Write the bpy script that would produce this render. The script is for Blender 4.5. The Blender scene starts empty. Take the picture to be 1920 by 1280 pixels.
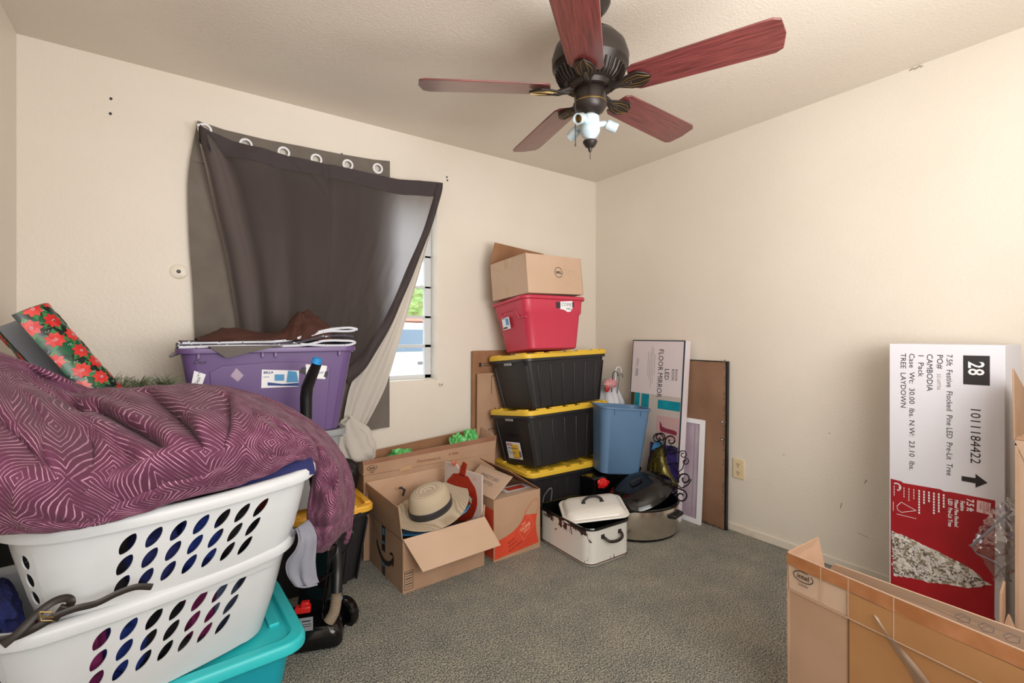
import bpy, bmesh, math, random
from mathutils import Vector, Matrix, Euler, noise
# ---------------------------------------------------------------- camera, world, lights, exposure
SC = bpy.context.scene
COL = SC.collection
PI = math.pi
YAW = math.radians(35.14); CH = 1.203; FPX = 888.0
cd = bpy.data.cameras.new('camera'); cam = bpy.data.objects.new('camera', cd); COL.objects.link(cam)
cam.location = (0, 0, CH); cam.rotation_euler = (PI/2, 0, -YAW)
cd.sensor_width = 36; cd.lens = FPX/1920*36; cd.shift_y = -14/1920; cd.clip_start = 0.02
SC.camera = cam
SC.view_settings.view_transform = 'Standard'; SC.view_settings.look = 'None'
SC.view_settings.gamma = 1; SC.view_settings.use_curve_mapping = False
SC.view_settings.exposure = 0.07
w = bpy.data.worlds.new('sky'); SC.world = w; w.use_nodes = True
bgn = w.node_tree.nodes['Background']; bgn.inputs[0].default_value = (0.88, 0.94, 1.0, 1); bgn.inputs[1].default_value = 3.2

def area(name, loc, aim, size, sizey, power, col):
    l = bpy.data.lights.new(name, 'AREA'); l.shape = 'RECTANGLE'; l.size = size; l.size_y = sizey
    l.energy = power; l.color = col
    o = bpy.data.objects.new(name, l); COL.objects.link(o); o.location = loc
    o.rotation_euler = (Vector(aim)-Vector(loc)).to_track_quat('-Z', 'Y').to_euler()
    return o
area('rear_fill_light', (0.55, -0.80, 1.55), (1.2, 2.4, 1.0), 1.7, 1.4, 45, (1.0, 0.985, 0.965))  # soft fill lamp added behind the camera; the wall there has no doorway
area('flash_bounce', (1.2, -0.15, 1.25), (1.2, 0.75, 2.44), 1.1, 0.8, 32, (1.0, 0.985, 0.96))

def at(px, py, x=None, y=None, z=None, d=None):
    """point of the room seen in a given direction, at a stated wall distance, height or depth"""
    Fv = Vector((math.sin(YAW), math.cos(YAW), 0)); Rv = Vector((math.cos(YAW), -math.sin(YAW), 0))
    r = Fv + Rv*((px-960)/FPX) + Vector((0, 0, (626-py)/FPX))
    t = d if d is not None else x/r.x if x is not None else y/r.y if y is not None else (z-CH)/r.z
    return Vector((0, 0, CH)) + r*t

# ---------------------------------------------------------------- materials
def lin(c):
    return tuple((v/255/12.92 if v/255 <= .04045 else ((v/255+.055)/1.055)**2.4) for v in c) + (1,)
def nodes(name):
    m = bpy.data.materials.new(name); m.use_nodes = True
    nt = m.node_tree; return m, nt, nt.nodes['Principled BSDF']
def mat(name, c, rough=.5, metal=0, c2=None, scale=30, bump=0, bscale=None, spec=.5, stretch=(1, 1, 1), detail=4, lo=.35, hi=.65, coat=0, coords='Object'):
    m, nt, b = nodes(name)
    b.inputs['Base Color'].default_value = lin(c); b.inputs['Roughness'].default_value = rough
    b.inputs['Metallic'].default_value = metal; b.inputs['Specular IOR Level'].default_value = spec
    b.inputs['Coat Weight'].default_value = coat
    tc = nt.nodes.new('ShaderNodeTexCoord'); mp = nt.nodes.new('ShaderNodeMapping'); mp.inputs['Scale'].default_value = stretch
    nt.links.new(tc.outputs[coords], mp.inputs[0])
    if c2:
        n = nt.nodes.new('ShaderNodeTexNoise'); n.inputs['Scale'].default_value = scale; n.inputs['Detail'].default_value = detail
        nt.links.new(mp.outputs[0], n.inputs[0])
        r = nt.nodes.new('ShaderNodeValToRGB'); r.color_ramp.elements[0].color = lin(c); r.color_ramp.elements[1].color = lin(c2)
        r.color_ramp.elements[0].position = lo; r.color_ramp.elements[1].position = hi
        nt.links.new(n.outputs[0], r.inputs[0]); nt.links.new(r.outputs[0], b.inputs['Base Color'])
    if bump:
        n2 = nt.nodes.new('ShaderNodeTexNoise'); n2.inputs['Scale'].default_value = bscale or scale; n2.inputs['Detail'].default_value = 3
        nt.links.new(mp.outputs[0], n2.inputs[0])
        bp = nt.nodes.new('ShaderNodeBump'); bp.inputs['Strength'].default_value = bump; bp.inputs['Distance'].default_value = .01
        nt.links.new(n2.outputs[0], bp.inputs['Height']); nt.links.new(bp.outputs[0], b.inputs['Normal'])
    return m
K = {}
K['wall'] = mat('painted_wall', (229, 221, 209), .42, c2=(223, 214, 201), scale=1.2, bump=.13, bscale=75)
K['ceiling'] = mat('ceiling_paint', (226, 216, 203), .6, c2=(220, 209, 196), scale=1.5, bump=.22, bscale=95)
K['trim'] = mat('trim_paint', (226, 218, 203), .4, c2=(205, 192, 172), scale=12, lo=.55, hi=.8)
K['card'] = mat('cardboard', (182, 148, 121), .85, c2=(172, 137, 109), scale=5, bump=.05, bscale=200)
K['card_pale'] = mat('cardboard_inside', (196, 161, 134), .85, c2=(187, 150, 122), scale=6, bump=.05, bscale=200)
K['card_dark'] = mat('cardboard_worn', (158, 116, 84), .85, c2=(142, 100, 70), scale=6)
K['card_light'] = mat('cardboard_clean', (200, 171, 147), .85, c2=(193, 163, 138), scale=3)
K['tape'] = mat('packing_tape', (146, 94, 56), .3, c2=(166, 116, 78), scale=9)
K['tape_clear'] = mat('clear_tape', (190, 155, 120), .18)
K['black'] = mat('black_plastic', (22, 22, 24), .38)
K['black_tote'] = mat('black_tote_plastic', (38, 37, 39), .42, bump=.04, bscale=400)
K['gloss_black'] = mat('gloss_black', (12, 12, 13), .12)
K['yellow'] = mat('yellow_lid_plastic', (228, 188, 60), .45)
K['orange_yellow'] = mat('amber_lid_plastic', (238, 178, 62), .42)
K['red'] = mat('red_tote_plastic', (194, 54, 78), .42)
K['purple'] = mat('purple_tote_plastic', (104, 82, 130), .38)
K['teal'] = mat('teal_plastic', (44, 190, 196), .38)
K['grey_plastic'] = mat('grey_plastic', (150, 152, 155), .45)
K['bluebin'] = mat('blue_plastic', (88, 120, 154), .45)
K['white_plastic'] = mat('white_basket_plastic', (208, 211, 214), .38, c2=(200, 203, 207), scale=4)
K['white'] = mat('white_paper', (236, 236, 240), .6)
K['white_box'] = mat('white_carton', (226, 226, 234), .55, c2=(220, 220, 229), scale=2)
K['lilac_box'] = mat('pale_carton', (208, 200, 204), .6)
K['ink'] = mat('black_ink', (38, 34, 36), .6)
K['ink_grey'] = mat('grey_ink', (120, 116, 120), .6)
K['label_red'] = mat('red_print', (176, 22, 34), .5, c2=(150, 16, 28), scale=4)
K['enamel'] = mat('white_enamel', (216, 213, 206), .18, coat=.4)
K['chrome'] = mat('bright_metal', (200, 200, 200), .2, 1)
K['steel'] = mat('brushed_steel', (226, 219, 210), .2, 1, bump=.02, bscale=300, stretch=(1, 1, .03))
K['bronze'] = mat('dark_bronze', (44, 36, 33), .38, .3)
K['bronze_gold'] = mat('bronze_gold_line', (150, 122, 70), .35, .7)
K['kit_white'] = mat('painted_light_kit', (190, 200, 204), .35, c2=(168, 190, 198), scale=60)
K['navy'] = mat('navy_cloth', (32, 36, 88), .9, bump=.2, bscale=60)
K['brown_cloth'] = mat('brown_cloth', (66, 34, 24), .85, bump=.2, bscale=80)
K['grey_cloth'] = mat('grey_cloth', (128, 130, 142), .9, bump=.15, bscale=90)
K['leather'] = mat('belt_leather', (38, 30, 26), .5)
K['outside_white'] = mat('vehicle_paint', (235, 236, 238), .3)
K['grass'] = mat('ground_gravel', (176, 168, 154), .9)

def blend_fabric(name, c, tc, tw, c2=None):
    m, nt, b = nodes(name)
    b.inputs['Base Color'].default_value = lin(c); b.inputs['Roughness'].default_value = .75
    b.inputs['Sheen Weight'].default_value = .15
    out = nt.nodes['Material Output']; t = nt.nodes.new('ShaderNodeBsdfTranslucent'); t.inputs[0].default_value = lin(tc)
    mx = nt.nodes.new('ShaderNodeMixShader'); mx.inputs[0].default_value = tw
    nt.links.new(b.outputs[0], mx.inputs[1]); nt.links.new(t.outputs[0], mx.inputs[2]); nt.links.new(mx.outputs[0], out.inputs[0])
    n = nt.nodes.new('ShaderNodeTexNoise'); n.inputs['Scale'].default_value = 14; n.inputs['Detail'].default_value = 5
    tcn = nt.nodes.new('ShaderNodeTexCoord'); nt.links.new(tcn.outputs['Object'], n.inputs[0])
    bp = nt.nodes.new('ShaderNodeBump'); bp.inputs['Strength'].default_value = .35; bp.inputs['Distance'].default_value = .02
    nt.links.new(n.outputs[0], bp.inputs['Height']); nt.links.new(bp.outputs[0], b.inputs['Normal'])
    return m
K['curtain_dark'] = blend_fabric('dark_drape_fabric', (70, 63, 63), (214, 206, 206), .62)
K['curtain_hem'] = mat('dark_hem_fabric', (62, 53, 54), .8)
K['curtain_grey'] = mat('taupe_curtain', (112, 104, 96), .85, c2=(104, 96, 88), scale=8, bump=.1, bscale=40)
K['curtain_white'] = blend_fabric('white_lining', (222, 216, 208), (225, 215, 205), .35)

def glass(name, c=(255, 255, 255), rough=0.0, alpha=.15):
    m, nt, b = nodes(name); out = nt.nodes['Material Output']
    t = nt.nodes.new('ShaderNodeBsdfTransparent'); t.inputs[0].default_value = lin(c)
    g = nt.nodes.new('ShaderNodeBsdfGlossy'); g.inputs[1].default_value = rough
    mx = nt.nodes.new('ShaderNodeMixShader'); mx.inputs[0].default_value = alpha
    nt.links.new(t.outputs[0], mx.inputs[1]); nt.links.new(g.outputs[0], mx.inputs[2]); nt.links.new(mx.outputs[0], out.inputs[0])
    return m
K['glass'] = glass('window_glass', (250, 252, 252), 0, .06)
K['film'] = glass('clear_film', (232, 230, 230), .12, .28)

def carpet():
    m, nt, b = nodes('grey_green_carpet'); b.inputs['Roughness'].default_value = 1; b.inputs['Specular IOR Level'].default_value = .1
    tc = nt.nodes.new('ShaderNodeTexCoord')
    n1 = nt.nodes.new('ShaderNodeTexNoise'); n1.inputs['Scale'].default_value = 175; n1.inputs['Detail'].default_value = 5; n1.inputs['Roughness'].default_value = .7
    n2 = nt.nodes.new('ShaderNodeTexNoise'); n2.inputs['Scale'].default_value = 5; n2.inputs['Detail'].default_value = 8; n2.inputs['Roughness'].default_value = .7
    n3 = nt.nodes.new('ShaderNodeTexVoronoi'); n3.inputs['Scale'].default_value = 150
    for n in (n1, n2, n3): nt.links.new(tc.outputs['Object'], n.inputs[0])
    r = nt.nodes.new('ShaderNodeValToRGB'); r.color_ramp.elements[0].position = .40; r.color_ramp.elements[1].position = .60
    r.color_ramp.elements[0].color = lin((94, 95, 90)); r.color_ramp.elements[1].color = lin((236, 234, 226))
    nt.links.new(n1.outputs[0], r.inputs[0])
    r2 = nt.nodes.new('ShaderNodeValToRGB'); r2.color_ramp.elements[0].position = .35; r2.color_ramp.elements[1].position = .68
    r2.color_ramp.elements[0].color = lin((216, 218, 214)); r2.color_ramp.elements[1].color = lin((255, 250, 240))
    nt.links.new(n2.outputs[0], r2.inputs[0])
    mx = nt.nodes.new('ShaderNodeMixRGB'); mx.blend_type = 'MULTIPLY'; mx.inputs[0].default_value = 1
    nt.links.new(r.outputs[0], mx.inputs[1]); nt.links.new(r2.outputs[0], mx.inputs[2]); nt.links.new(mx.outputs[0], b.inputs['Base Color'])
    ad = nt.nodes.new('ShaderNodeMath'); ad.operation = 'ADD'; nt.links.new(n1.outputs[0], ad.inputs[0]); nt.links.new(n3.outputs[0], ad.inputs[1])
    bp = nt.nodes.new('ShaderNodeBump'); bp.inputs['Strength'].default_value = .9; bp.inputs['Distance'].default_value = .012
    nt.links.new(ad.outputs[0], bp.inputs['Height']); nt.links.new(bp.outputs[0], b.inputs['Normal'])
    return m
K['carpet'] = carpet()

def quilt():
    """plum cotton printed with concentric diamonds in thin pale lines (uses UV in metres)"""
    m, nt, b = nodes('diamond_print_cotton'); b.inputs['Roughness'].default_value = .8; b.inputs['Sheen Weight'].default_value = .06
    N = nt.nodes.new; L = nt.links.new
    tc = N('ShaderNodeTexCoord')
    nz = N('ShaderNodeTexNoise'); nz.inputs['Scale'].default_value = 9; nz.inputs['Detail'].default_value = 2; L(tc.outputs['UV'], nz.inputs[0])
    sub = N('ShaderNodeVectorMath'); sub.operation = 'SUBTRACT'; sub.inputs[1].default_value = (.5, .5, .5); L(nz.outputs['Color'], sub.inputs[0])
    sc_ = N('ShaderNodeVectorMath'); sc_.operation = 'SCALE'; sc_.inputs['Scale'].default_value = .028; L(sub.outputs[0], sc_.inputs[0])
    ad = N('ShaderNodeVectorMath'); ad.operation = 'ADD'; L(tc.outputs['UV'], ad.inputs[0]); L(sc_.outputs[0], ad.inputs[1])
    sp = N('ShaderNodeSeparateXYZ'); L(ad.outputs[0], sp.inputs[0])
    def mth(op, a, bb=None, c=None):
        n = N('ShaderNodeMath'); n.operation = op
        for i, q in enumerate((a, bb, c)):
            if q is None: continue
            if isinstance(q, (int, float)): n.inputs[i].default_value = q
            else: L(q, n.inputs[i])
        return n.outputs[0]
    P = .245
    u = mth('DIVIDE', sp.outputs[0], P); v = mth('DIVIDE', sp.outputs[1], P*.95)
    fu = mth('ABSOLUTE', mth('SUBTRACT', mth('FRACT', mth('ADD', u, v)), .5))
    fv = mth('ABSOLUTE', mth('SUBTRACT', mth('FRACT', mth('SUBTRACT', u, v)), .5))
    dist = mth('MAXIMUM', fu, fv)
    wv = mth('FRACT', mth('MULTIPLY', dist, 17.0))
    line = mth('LESS_THAN', wv, .19)
    n2 = N('ShaderNodeTexNoise'); n2.inputs['Scale'].default_value = 22; n2.inputs['Detail'].default_value = 3; L(tc.outputs['UV'], n2.inputs[0])
    fade = N('ShaderNodeValToRGB'); fade.color_ramp.elements[0].position = .38; fade.color_ramp.elements[1].position = .62; L(n2.outputs[0], fade.inputs[0])
    f = mth('MULTIPLY', line, mth('MULTIPLY_ADD', fade.outputs[0], .8, .12))
    mx = N('ShaderNodeMixRGB'); mx.inputs[1].default_value = lin((92, 40, 68)); mx.inputs[2].default_value = lin((206, 156, 180)); L(f, mx.inputs[0])
    L(mx.outputs[0], b.inputs['Base Color'])
    n3 = N('ShaderNodeTexNoise'); n3.inputs['Scale'].default_value = 14; n3.inputs['Detail'].default_value = 4; L(tc.outputs['UV'], n3.inputs[0])
    bp = N('ShaderNodeBump'); bp.inputs['Strength'].default_value = .5; bp.inputs['Distance'].default_value = .02
    L(n3.outputs[0], bp.inputs['Height']); L(bp.outputs[0], b.inputs['Normal'])
    return m
K['quilt'] = quilt()

def wood():
    m, nt, b = nodes('cherry_wood_blade'); b.inputs['Roughness'].default_value = .36; b.inputs['Coat Weight'].default_value = .9; b.inputs['Coat Roughness'].default_value = .3
    tc = nt.nodes.new('ShaderNodeTexCoord'); mp = nt.nodes.new('ShaderNodeMapping'); mp.inputs['Scale'].default_value = (2.5, 38, 20)
    nt.links.new(tc.outputs['Object'], mp.inputs[0])
    n = nt.nodes.new('ShaderNodeTexNoise'); n.inputs['Scale'].default_value = 3; n.inputs['Detail'].default_value = 6; nt.links.new(mp.outputs[0], n.inputs[0])
    r = nt.nodes.new('ShaderNodeValToRGB'); r.color_ramp.elements[0].position = .3; r.color_ramp.elements[1].position = .7
    r.color_ramp.elements[0].color = lin((80, 30, 31)); r.color_ramp.elements[1].color = lin((128, 60, 57))
    nt.links.new(n.outputs[0], r.inputs[0]); nt.links.new(r.outputs[0], b.inputs['Base Color'])
    return m
K['wood'] = wood()

def spots(name, base, cols, scale, thr, rough=.5, vor=True, under=None):
    """base colour with blotches of further colours"""
    m, nt, b = nodes(name); b.inputs['Roughness'].default_value = rough
    tc = nt.nodes.new('ShaderNodeTexCoord'); last = None
    for i, c in enumerate(cols):
        mp = nt.nodes.new('ShaderNodeMapping'); mp.inputs['Location'].default_value = (i*7.3, i*3.1, i*1.7); nt.links.new(tc.outputs['Object'], mp.inputs[0])
        n = nt.nodes.new('ShaderNodeTexNoise'); n.inputs['Scale'].default_value = scale; n.inputs['Detail'].default_value = 5 if not vor else 2; nt.links.new(mp.outputs[0], n.inputs[0])
        g = nt.nodes.new('ShaderNodeMath'); g.operation = 'GREATER_THAN'; g.inputs[1].default_value = thr; nt.links.new(n.outputs[0], g.inputs[0])
        mx = nt.nodes.new('ShaderNodeMixRGB'); mx.inputs[2].default_value = lin(c)
        if last: nt.links.new(last, mx.inputs[1])
        else: mx.inputs[1].default_value = lin(base)
        nt.links.new(g.outputs[0], mx.inputs[0]); last = mx.outputs[0]
    nt.links.new(last, b.inputs['Base Color']); return m
K['gift'] = spots('poinsettia_paper', (24, 34, 34), [(30, 130, 80), (204, 34, 42), (196, 30, 38), (24, 96, 60), (225, 84, 74)], 15, .52, .25)
K['flock'] = spots('flocked_tree_print', (206, 200, 192), [(120, 110, 98), (232, 228, 222), (160, 148, 130)], 42, .55, .6)
K['towel'] = spots('dotted_towel', (206, 208, 218), [(60, 56, 66)], 60, .66, .9)
K['towel_dark'] = spots('patterned_towel', (70, 66, 76), [(196, 198, 208)], 70, .64, .9)
K['towel_grey'] = mat('grey_towel', (104, 98, 94), .95, bump=.3, bscale=300)
K['green_bag'] = mat('green_mesh_bag', (66, 168, 84), .35, c2=(120, 204, 120), scale=60, bump=.3, bscale=80)
K['straw'] = mat('woven_straw', (178, 160, 134), .8, c2=(150, 130, 104), scale=1, bump=.0)


# ---------------------------------------------------------------- mesh kit
class MB:
    def __init__(s): s.v = []; s.f = []; s.m = []; s.mi = 0; s.X = None; s.uv = {}
    def pt(s, p):
        p = Vector(p); s.v.append(s.X @ p if s.X else p); return len(s.v)-1
    def face(s, ids): s.f.append(tuple(ids)); s.m.append(s.mi)
    def poly(s, pts): s.face([s.pt(p) for p in pts])
    def box(s, c, d, R=None):
        R = R or Matrix.Identity(3); ids = []
        for sx in (-1, 1):
            for sy in (-1, 1):
                for sz in (-1, 1):
                    ids.append(s.pt(Vector(c) + R @ Vector((sx*d[0]/2, sy*d[1]/2, sz*d[2]/2))))
        for q in ((0, 1, 3, 2), (4, 6, 7, 5), (0, 4, 5, 1), (2, 3, 7, 6), (0, 2, 6, 4), (1, 5, 7, 3)): s.face([ids[i] for i in q])
    def panel(s, a, b, c, d, t=.004):
        a, b, c, d = map(Vector, (a, b, c, d)); n = (b-a).cross(d-a).normalized()*t
        k = [s.pt(p) for p in (a, b, c, d)] + [s.pt(p-n) for p in (a, b, c, d)]
        for q in ((0, 1, 2, 3), (7, 6, 5, 4), (0, 4, 5, 1), (1, 5, 6, 2), (2, 6, 7, 3), (3, 7, 4, 0)): s.face([k[i] for i in q])
    def loft(s, secs, cap0=False, cap1=False, closed=True):
        R = [[s.pt(p) for p in sec] for sec in secs]; n = len(R[0])
        for a, b in zip(R, R[1:]):
            for i in range(n if closed else n-1): j = (i+1) % n; s.face((a[i], a[j], b[j], b[i]))
        if cap0: s.face(R[0][::-1])
        if cap1: s.face(R[-1])
    def lathe(s, prof, n=32, c=(0, 0, 0), ax=(1, 1)):
        s.loft([[(c[0]+r*ax[0]*math.cos(2*PI*i/n), c[1]+r*ax[1]*math.sin(2*PI*i/n), c[2]+z) for i in range(n)] for r, z in prof])
    def tube(s, pts, r, n=8, flat=1.0, up=None):
        pts = [Vector(p) for p in pts]; secs = []; prev = None
        for i, p in enumerate(pts):
            t = (pts[min(i+1, len(pts)-1)] - pts[max(i-1, 0)]).normalized()
            if prev is None:
                a = Vector(up) if up else (Vector((0, 0, 1)) if abs(t.z) < .9 else Vector((1, 0, 0)))
                prev = (a - t*a.dot(t)).normalized()
            else:
                prev = (prev - t*prev.dot(t)).normalized()
            bn = t.cross(prev); rr_ = r[i] if isinstance(r, (list, tuple)) else r
            secs.append([p + prev*rr_*flat*math.cos(2*PI*k/n) + bn*rr_*math.sin(2*PI*k/n) for k in range(n)])
        s.loft(secs, True, True)
    def prism(s, poly, M, t):
        """2D outline in the frame M (matrix), thickness t along its z"""
        a = [s.pt(M @ Vector((x, y, t))) for x, y in poly]; b = [s.pt(M @ Vector((x, y, 0))) for x, y in poly]; n = len(a)
        s.face(a); s.face(b[::-1])
        for i in range(n): j = (i+1) % n; s.face((b[i], b[j], a[j], a[i]))
    def grid(s, fn, nu, nv, uvfn=None):
        ids = [[s.pt(fn(i/nu, j/nv)) for i in range(nu+1)] for j in range(nv+1)]
        if uvfn:
            for j in range(nv+1):
                for i in range(nu+1): s.uv[ids[j][i]] = uvfn(i/nu, j/nv)
        for j in range(nv):
            for i in range(nu): s.face((ids[j][i], ids[j][i+1], ids[j+1][i+1], ids[j+1][i]))
    def blob(s, c, r, amp=.2, freq=3, seed=0, n=24, sq=1.0):
        def fn(u, v):
            a = u*2*PI; b = (v-.5)*PI; d = Vector((math.cos(a)*math.cos(b), math.sin(a)*math.cos(b), math.sin(b)))
            e = Vector([math.copysign(abs(q)**sq, q) for q in d])
            k = 1 + amp*noise.noise(d*freq + Vector((seed*5.1, seed*2.3, seed)))+amp*.4*noise.noise(d*freq*3 + Vector((seed, 9, 3)))
            return Vector(c) + Vector((e.x*r[0], e.y*r[1], e.z*r[2]))*k
        s.grid(fn, n*2, n)
    def build(s, name, mats, parent=None, smooth=35, bevel=0, solid=0, sub=0, weld=True):
        me = bpy.data.meshes.new(name); me.from_pydata(s.v, [], s.f)
        mats = mats if isinstance(mats, (list, tuple)) else [mats]
        for q in mats: me.materials.append(K[q] if isinstance(q, str) else q)
        for p, i in zip(me.polygons, s.m): p.material_index = i
        if s.uv:
            ul = me.uv_layers.new(name='UVMap')
            for lp in me.loops: ul.data[lp.index].uv = s.uv.get(lp.vertex_index, (0, 0))
        bm = bmesh.new(); bm.from_mesh(me)
        if weld: bmesh.ops.remove_doubles(bm, verts=bm.verts, dist=1e-5)
        bmesh.ops.recalc_face_normals(bm, faces=bm.faces); bm.to_mesh(me); bm.free()
        if smooth:
            for p in me.polygons: p.use_smooth = True
            me.set_sharp_from_angle(angle=math.radians(smooth))
        o = bpy.data.objects.new(name, me); COL.objects.link(o)
        if parent: o.parent = parent
        if solid: q = o.modifiers.new('s', 'SOLIDIFY'); q.thickness = solid; q.offset = 0
        if sub: q = o.modifiers.new('u', 'SUBSURF'); q.levels = sub; q.render_levels = sub
        if solid and smooth: q = o.modifiers.new('e', 'EDGE_SPLIT'); q.split_angle = math.radians(min(smooth, 70))
        if bevel: q = o.modifiers.new('b', 'BEVEL'); q.width = bevel; q.segments = 2; q.limit_method = 'ANGLE'; q.angle_limit = math.radians(50)
        return o
def rr(L, W, r, z, n=6, cx=0, cy=0):
    pts = []
    for qx, qy, a0 in ((1, 1, 0), (-1, 1, 90), (-1, -1, 180), (1, -1, 270)):
        for i in range(n+1):
            a = math.radians(a0+90*i/n); pts.append(Vector((cx+qx*(L/2-r)+r*math.cos(a), cy+qy*(W/2-r)+r*math.sin(a), z)))
    return pts
def tag(o, label, cat, group=None):
    o['label'] = label; o['category'] = cat
    if group: o['group'] = group
    return o
def empty(name, loc, rot=(0, 0, 0), label='', cat='', group=None):
    o = bpy.data.objects.new(name, None); COL.objects.link(o); o.empty_display_size = .05
    o.location = loc; o.rotation_euler = [math.radians(a) for a in rot]; return tag(o, label, cat, group)
def struct(o): o['kind'] = 'structure'; return o
def frame(o, xd, yd):
    xd = Vector(xd).normalized(); yd = Vector(yd); yd = (yd - xd*yd.dot(xd)).normalized(); n = xd.cross(yd)
    return Matrix((( xd.x, yd.x, n.x, o[0]), (xd.y, yd.y, n.y, o[1]), (xd.z, yd.z, n.z, o[2]), (0, 0, 0, 1)))
def addtext(mb, M, s, size, x, y, sx=1, sp=1, bold=0, shear=0, align='LEFT', lift=.0012):
    cu = bpy.data.curves.new('t', 'FONT'); cu.body = s; cu.size = size; cu.space_character = sp; cu.offset = bold; cu.shear = shear
    cu.align_x = align; cu.resolution_u = 2
    o = bpy.data.objects.new('t', cu); COL.objects.link(o)
    dg = bpy.context.evaluated_depsgraph_get(); dg.update()
    me = bpy.data.meshes.new_from_object(o.evaluated_get(dg))
    ids = [mb.pt(M @ Vector((x+v.co.x*sx, y+v.co.y, lift))) for v in me.vertices]
    for p in me.polygons: mb.face([ids[i] for i in p.vertices])
    bpy.data.objects.remove(o); bpy.data.curves.remove(cu); bpy.data.meshes.remove(me)
def fittext(mb, M, s, size, x, y, width, **k):
    cu = bpy.data.curves.new('m', 'FONT'); cu.body = s; cu.size = size; oo = bpy.data.objects.new('m', cu); COL.objects.link(oo)
    dg = bpy.context.evaluated_depsgraph_get(); dg.update(); wd = max(oo.evaluated_get(dg).dimensions.x, .001); bpy.data.objects.remove(oo); bpy.data.curves.remove(cu)
    addtext(mb, M, s, size, x, y, sx=width/wd, **k)
def rect(mb, M, x0, y0, x1, y1, lift=.001):
    mb.poly([M @ Vector(q) for q in ((x0, y0, lift), (x1, y0, lift), (x1, y1, lift), (x0, y1, lift))])
def strokes(mb, M, pts, wd, lift=.0012):
    """a marker line through points"""
    for (x0, y0), (x1, y1) in zip(pts, pts[1:]):
        d = Vector((x1-x0, y1-y0)); 
        if d.length < 1e-6: continue
        n = Vector((-d.y, d.x)).normalized()*wd/2
        mb.poly([M @ Vector((x0+n.x, y0+n.y, lift)), M @ Vector((x1+n.x, y1+n.y, lift)), M @ Vector((x1-n.x, y1-n.y, lift)), M @ Vector((x0-n.x, y0-n.y, lift))])
def arc(cx, cy, rx, ry, a0, a1, n=24):
    return [(cx+rx*math.cos(math.radians(a0+(a1-a0)*i/n)), cy+ry*math.sin(math.radians(a0+(a1-a0)*i/n))) for i in range(n+1)]
def cr(P, t):
    """smooth curve through points, t in 0..1"""
    n = len(P)-1; x = min(max(t, 0), 1)*n; i = min(int(x), n-1); u = x-i
    p0, p1, p2, p3 = P[max(i-1, 0)], P[i], P[i+1], P[min(i+2, n)]
    return .5*((2*p1) + (p2-p0)*u + (2*p0-5*p1+4*p2-p3)*u*u + (3*p1-p0-3*p2+p3)*u**3)
def V(*a): return Vector(a)
# ================================================================ the room
XR, YB, XL, YF, HC = 2.786, 2.77, -0.546, -1.0, 2.44
b = MB(); b.box((1.12, .885, -.05), (3.6, 4.2, .1)); struct(b.build('floor', 'carpet', smooth=0))
b = MB(); b.box((1.12, .885, HC+.05), (3.6, 4.2, .1)); struct(b.build('ceiling', 'ceiling', smooth=0))
WX0, WX1, WZ0, WZ1 = .42, 1.36, .905, 2.03
b = MB(); T = .13
for x0, x1, z0, z1 in ((XL-.1, WX0, 0, HC), (WX1, XR+.1, 0, HC), (WX0, WX1, 0, WZ0), (WX0, WX1, WZ1, HC)):
    b.box(((x0+x1)/2, YB+T/2, (z0+z1)/2), (x1-x0, T, z1-z0))
struct(b.build('wall_back', 'wall', smooth=0))
b = MB(); b.box((XR+.05, .885, HC/2), (.1, 3.77, HC)); struct(b.build('wall_right', 'wall', smooth=0))
b = MB(); b.box((XL-.05, .885, HC/2), (.1, 3.77, HC)); struct(b.build('wall_left', 'wall', smooth=0))
b = MB(); b.box((1.12, YF-.05, HC/2), (3.6, .1, HC)); struct(b.build('wall_front', 'wall', smooth=0))
b = MB(); b.box((XR-.006, .885, .022), (.012, 3.77, .044)); struct(b.build('baseboard_right', 'trim', smooth=0, bevel=.003))
b = MB(); b.box((1.12, YB-.006, .022), (3.33, .012, .044)); struct(b.build('baseboard_back', 'trim', smooth=0, bevel=.003))
b = MB(); b.box(((WX0+WX1)/2, YB+.06, WZ0+.004), (WX1-WX0, .12, .012)); struct(b.build('window_1_sill', 'trim', smooth=0, bevel=.002))
K['alu'] = mat('window_aluminium', (206, 208, 210), .5, 0)
b = MB(); gy = YB+.105
for x0, x1, z0, z1 in ((WX0, WX1, WZ0+.01, WZ0+.035), (WX0, WX1, WZ1-.03, WZ1), (WX0, WX0+.03, WZ0, WZ1), (WX1-.045, WX1, WZ0, WZ1),
                       (WX0, WX1, 1.115, 1.135), (WX0, WX1, 1.305, 1.322), (WX0, WX1, 1.50, 1.515), (WX0, WX1, 1.70, 1.715), (.88, .905, WZ0, WZ1)):
    b.box(((x0+x1)/2, gy, (z0+z1)/2), (x1-x0, .03, z1-z0))
wf = struct(b.build('window_1', 'alu', smooth=0, bevel=.002))
b = MB(); b.box(((WX0+WX1)/2, gy+.005, (WZ0+WZ1)/2), (WX1-WX0, .004, WZ1-WZ0)); b.build('pane', 'glass', wf, smooth=0)
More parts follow.
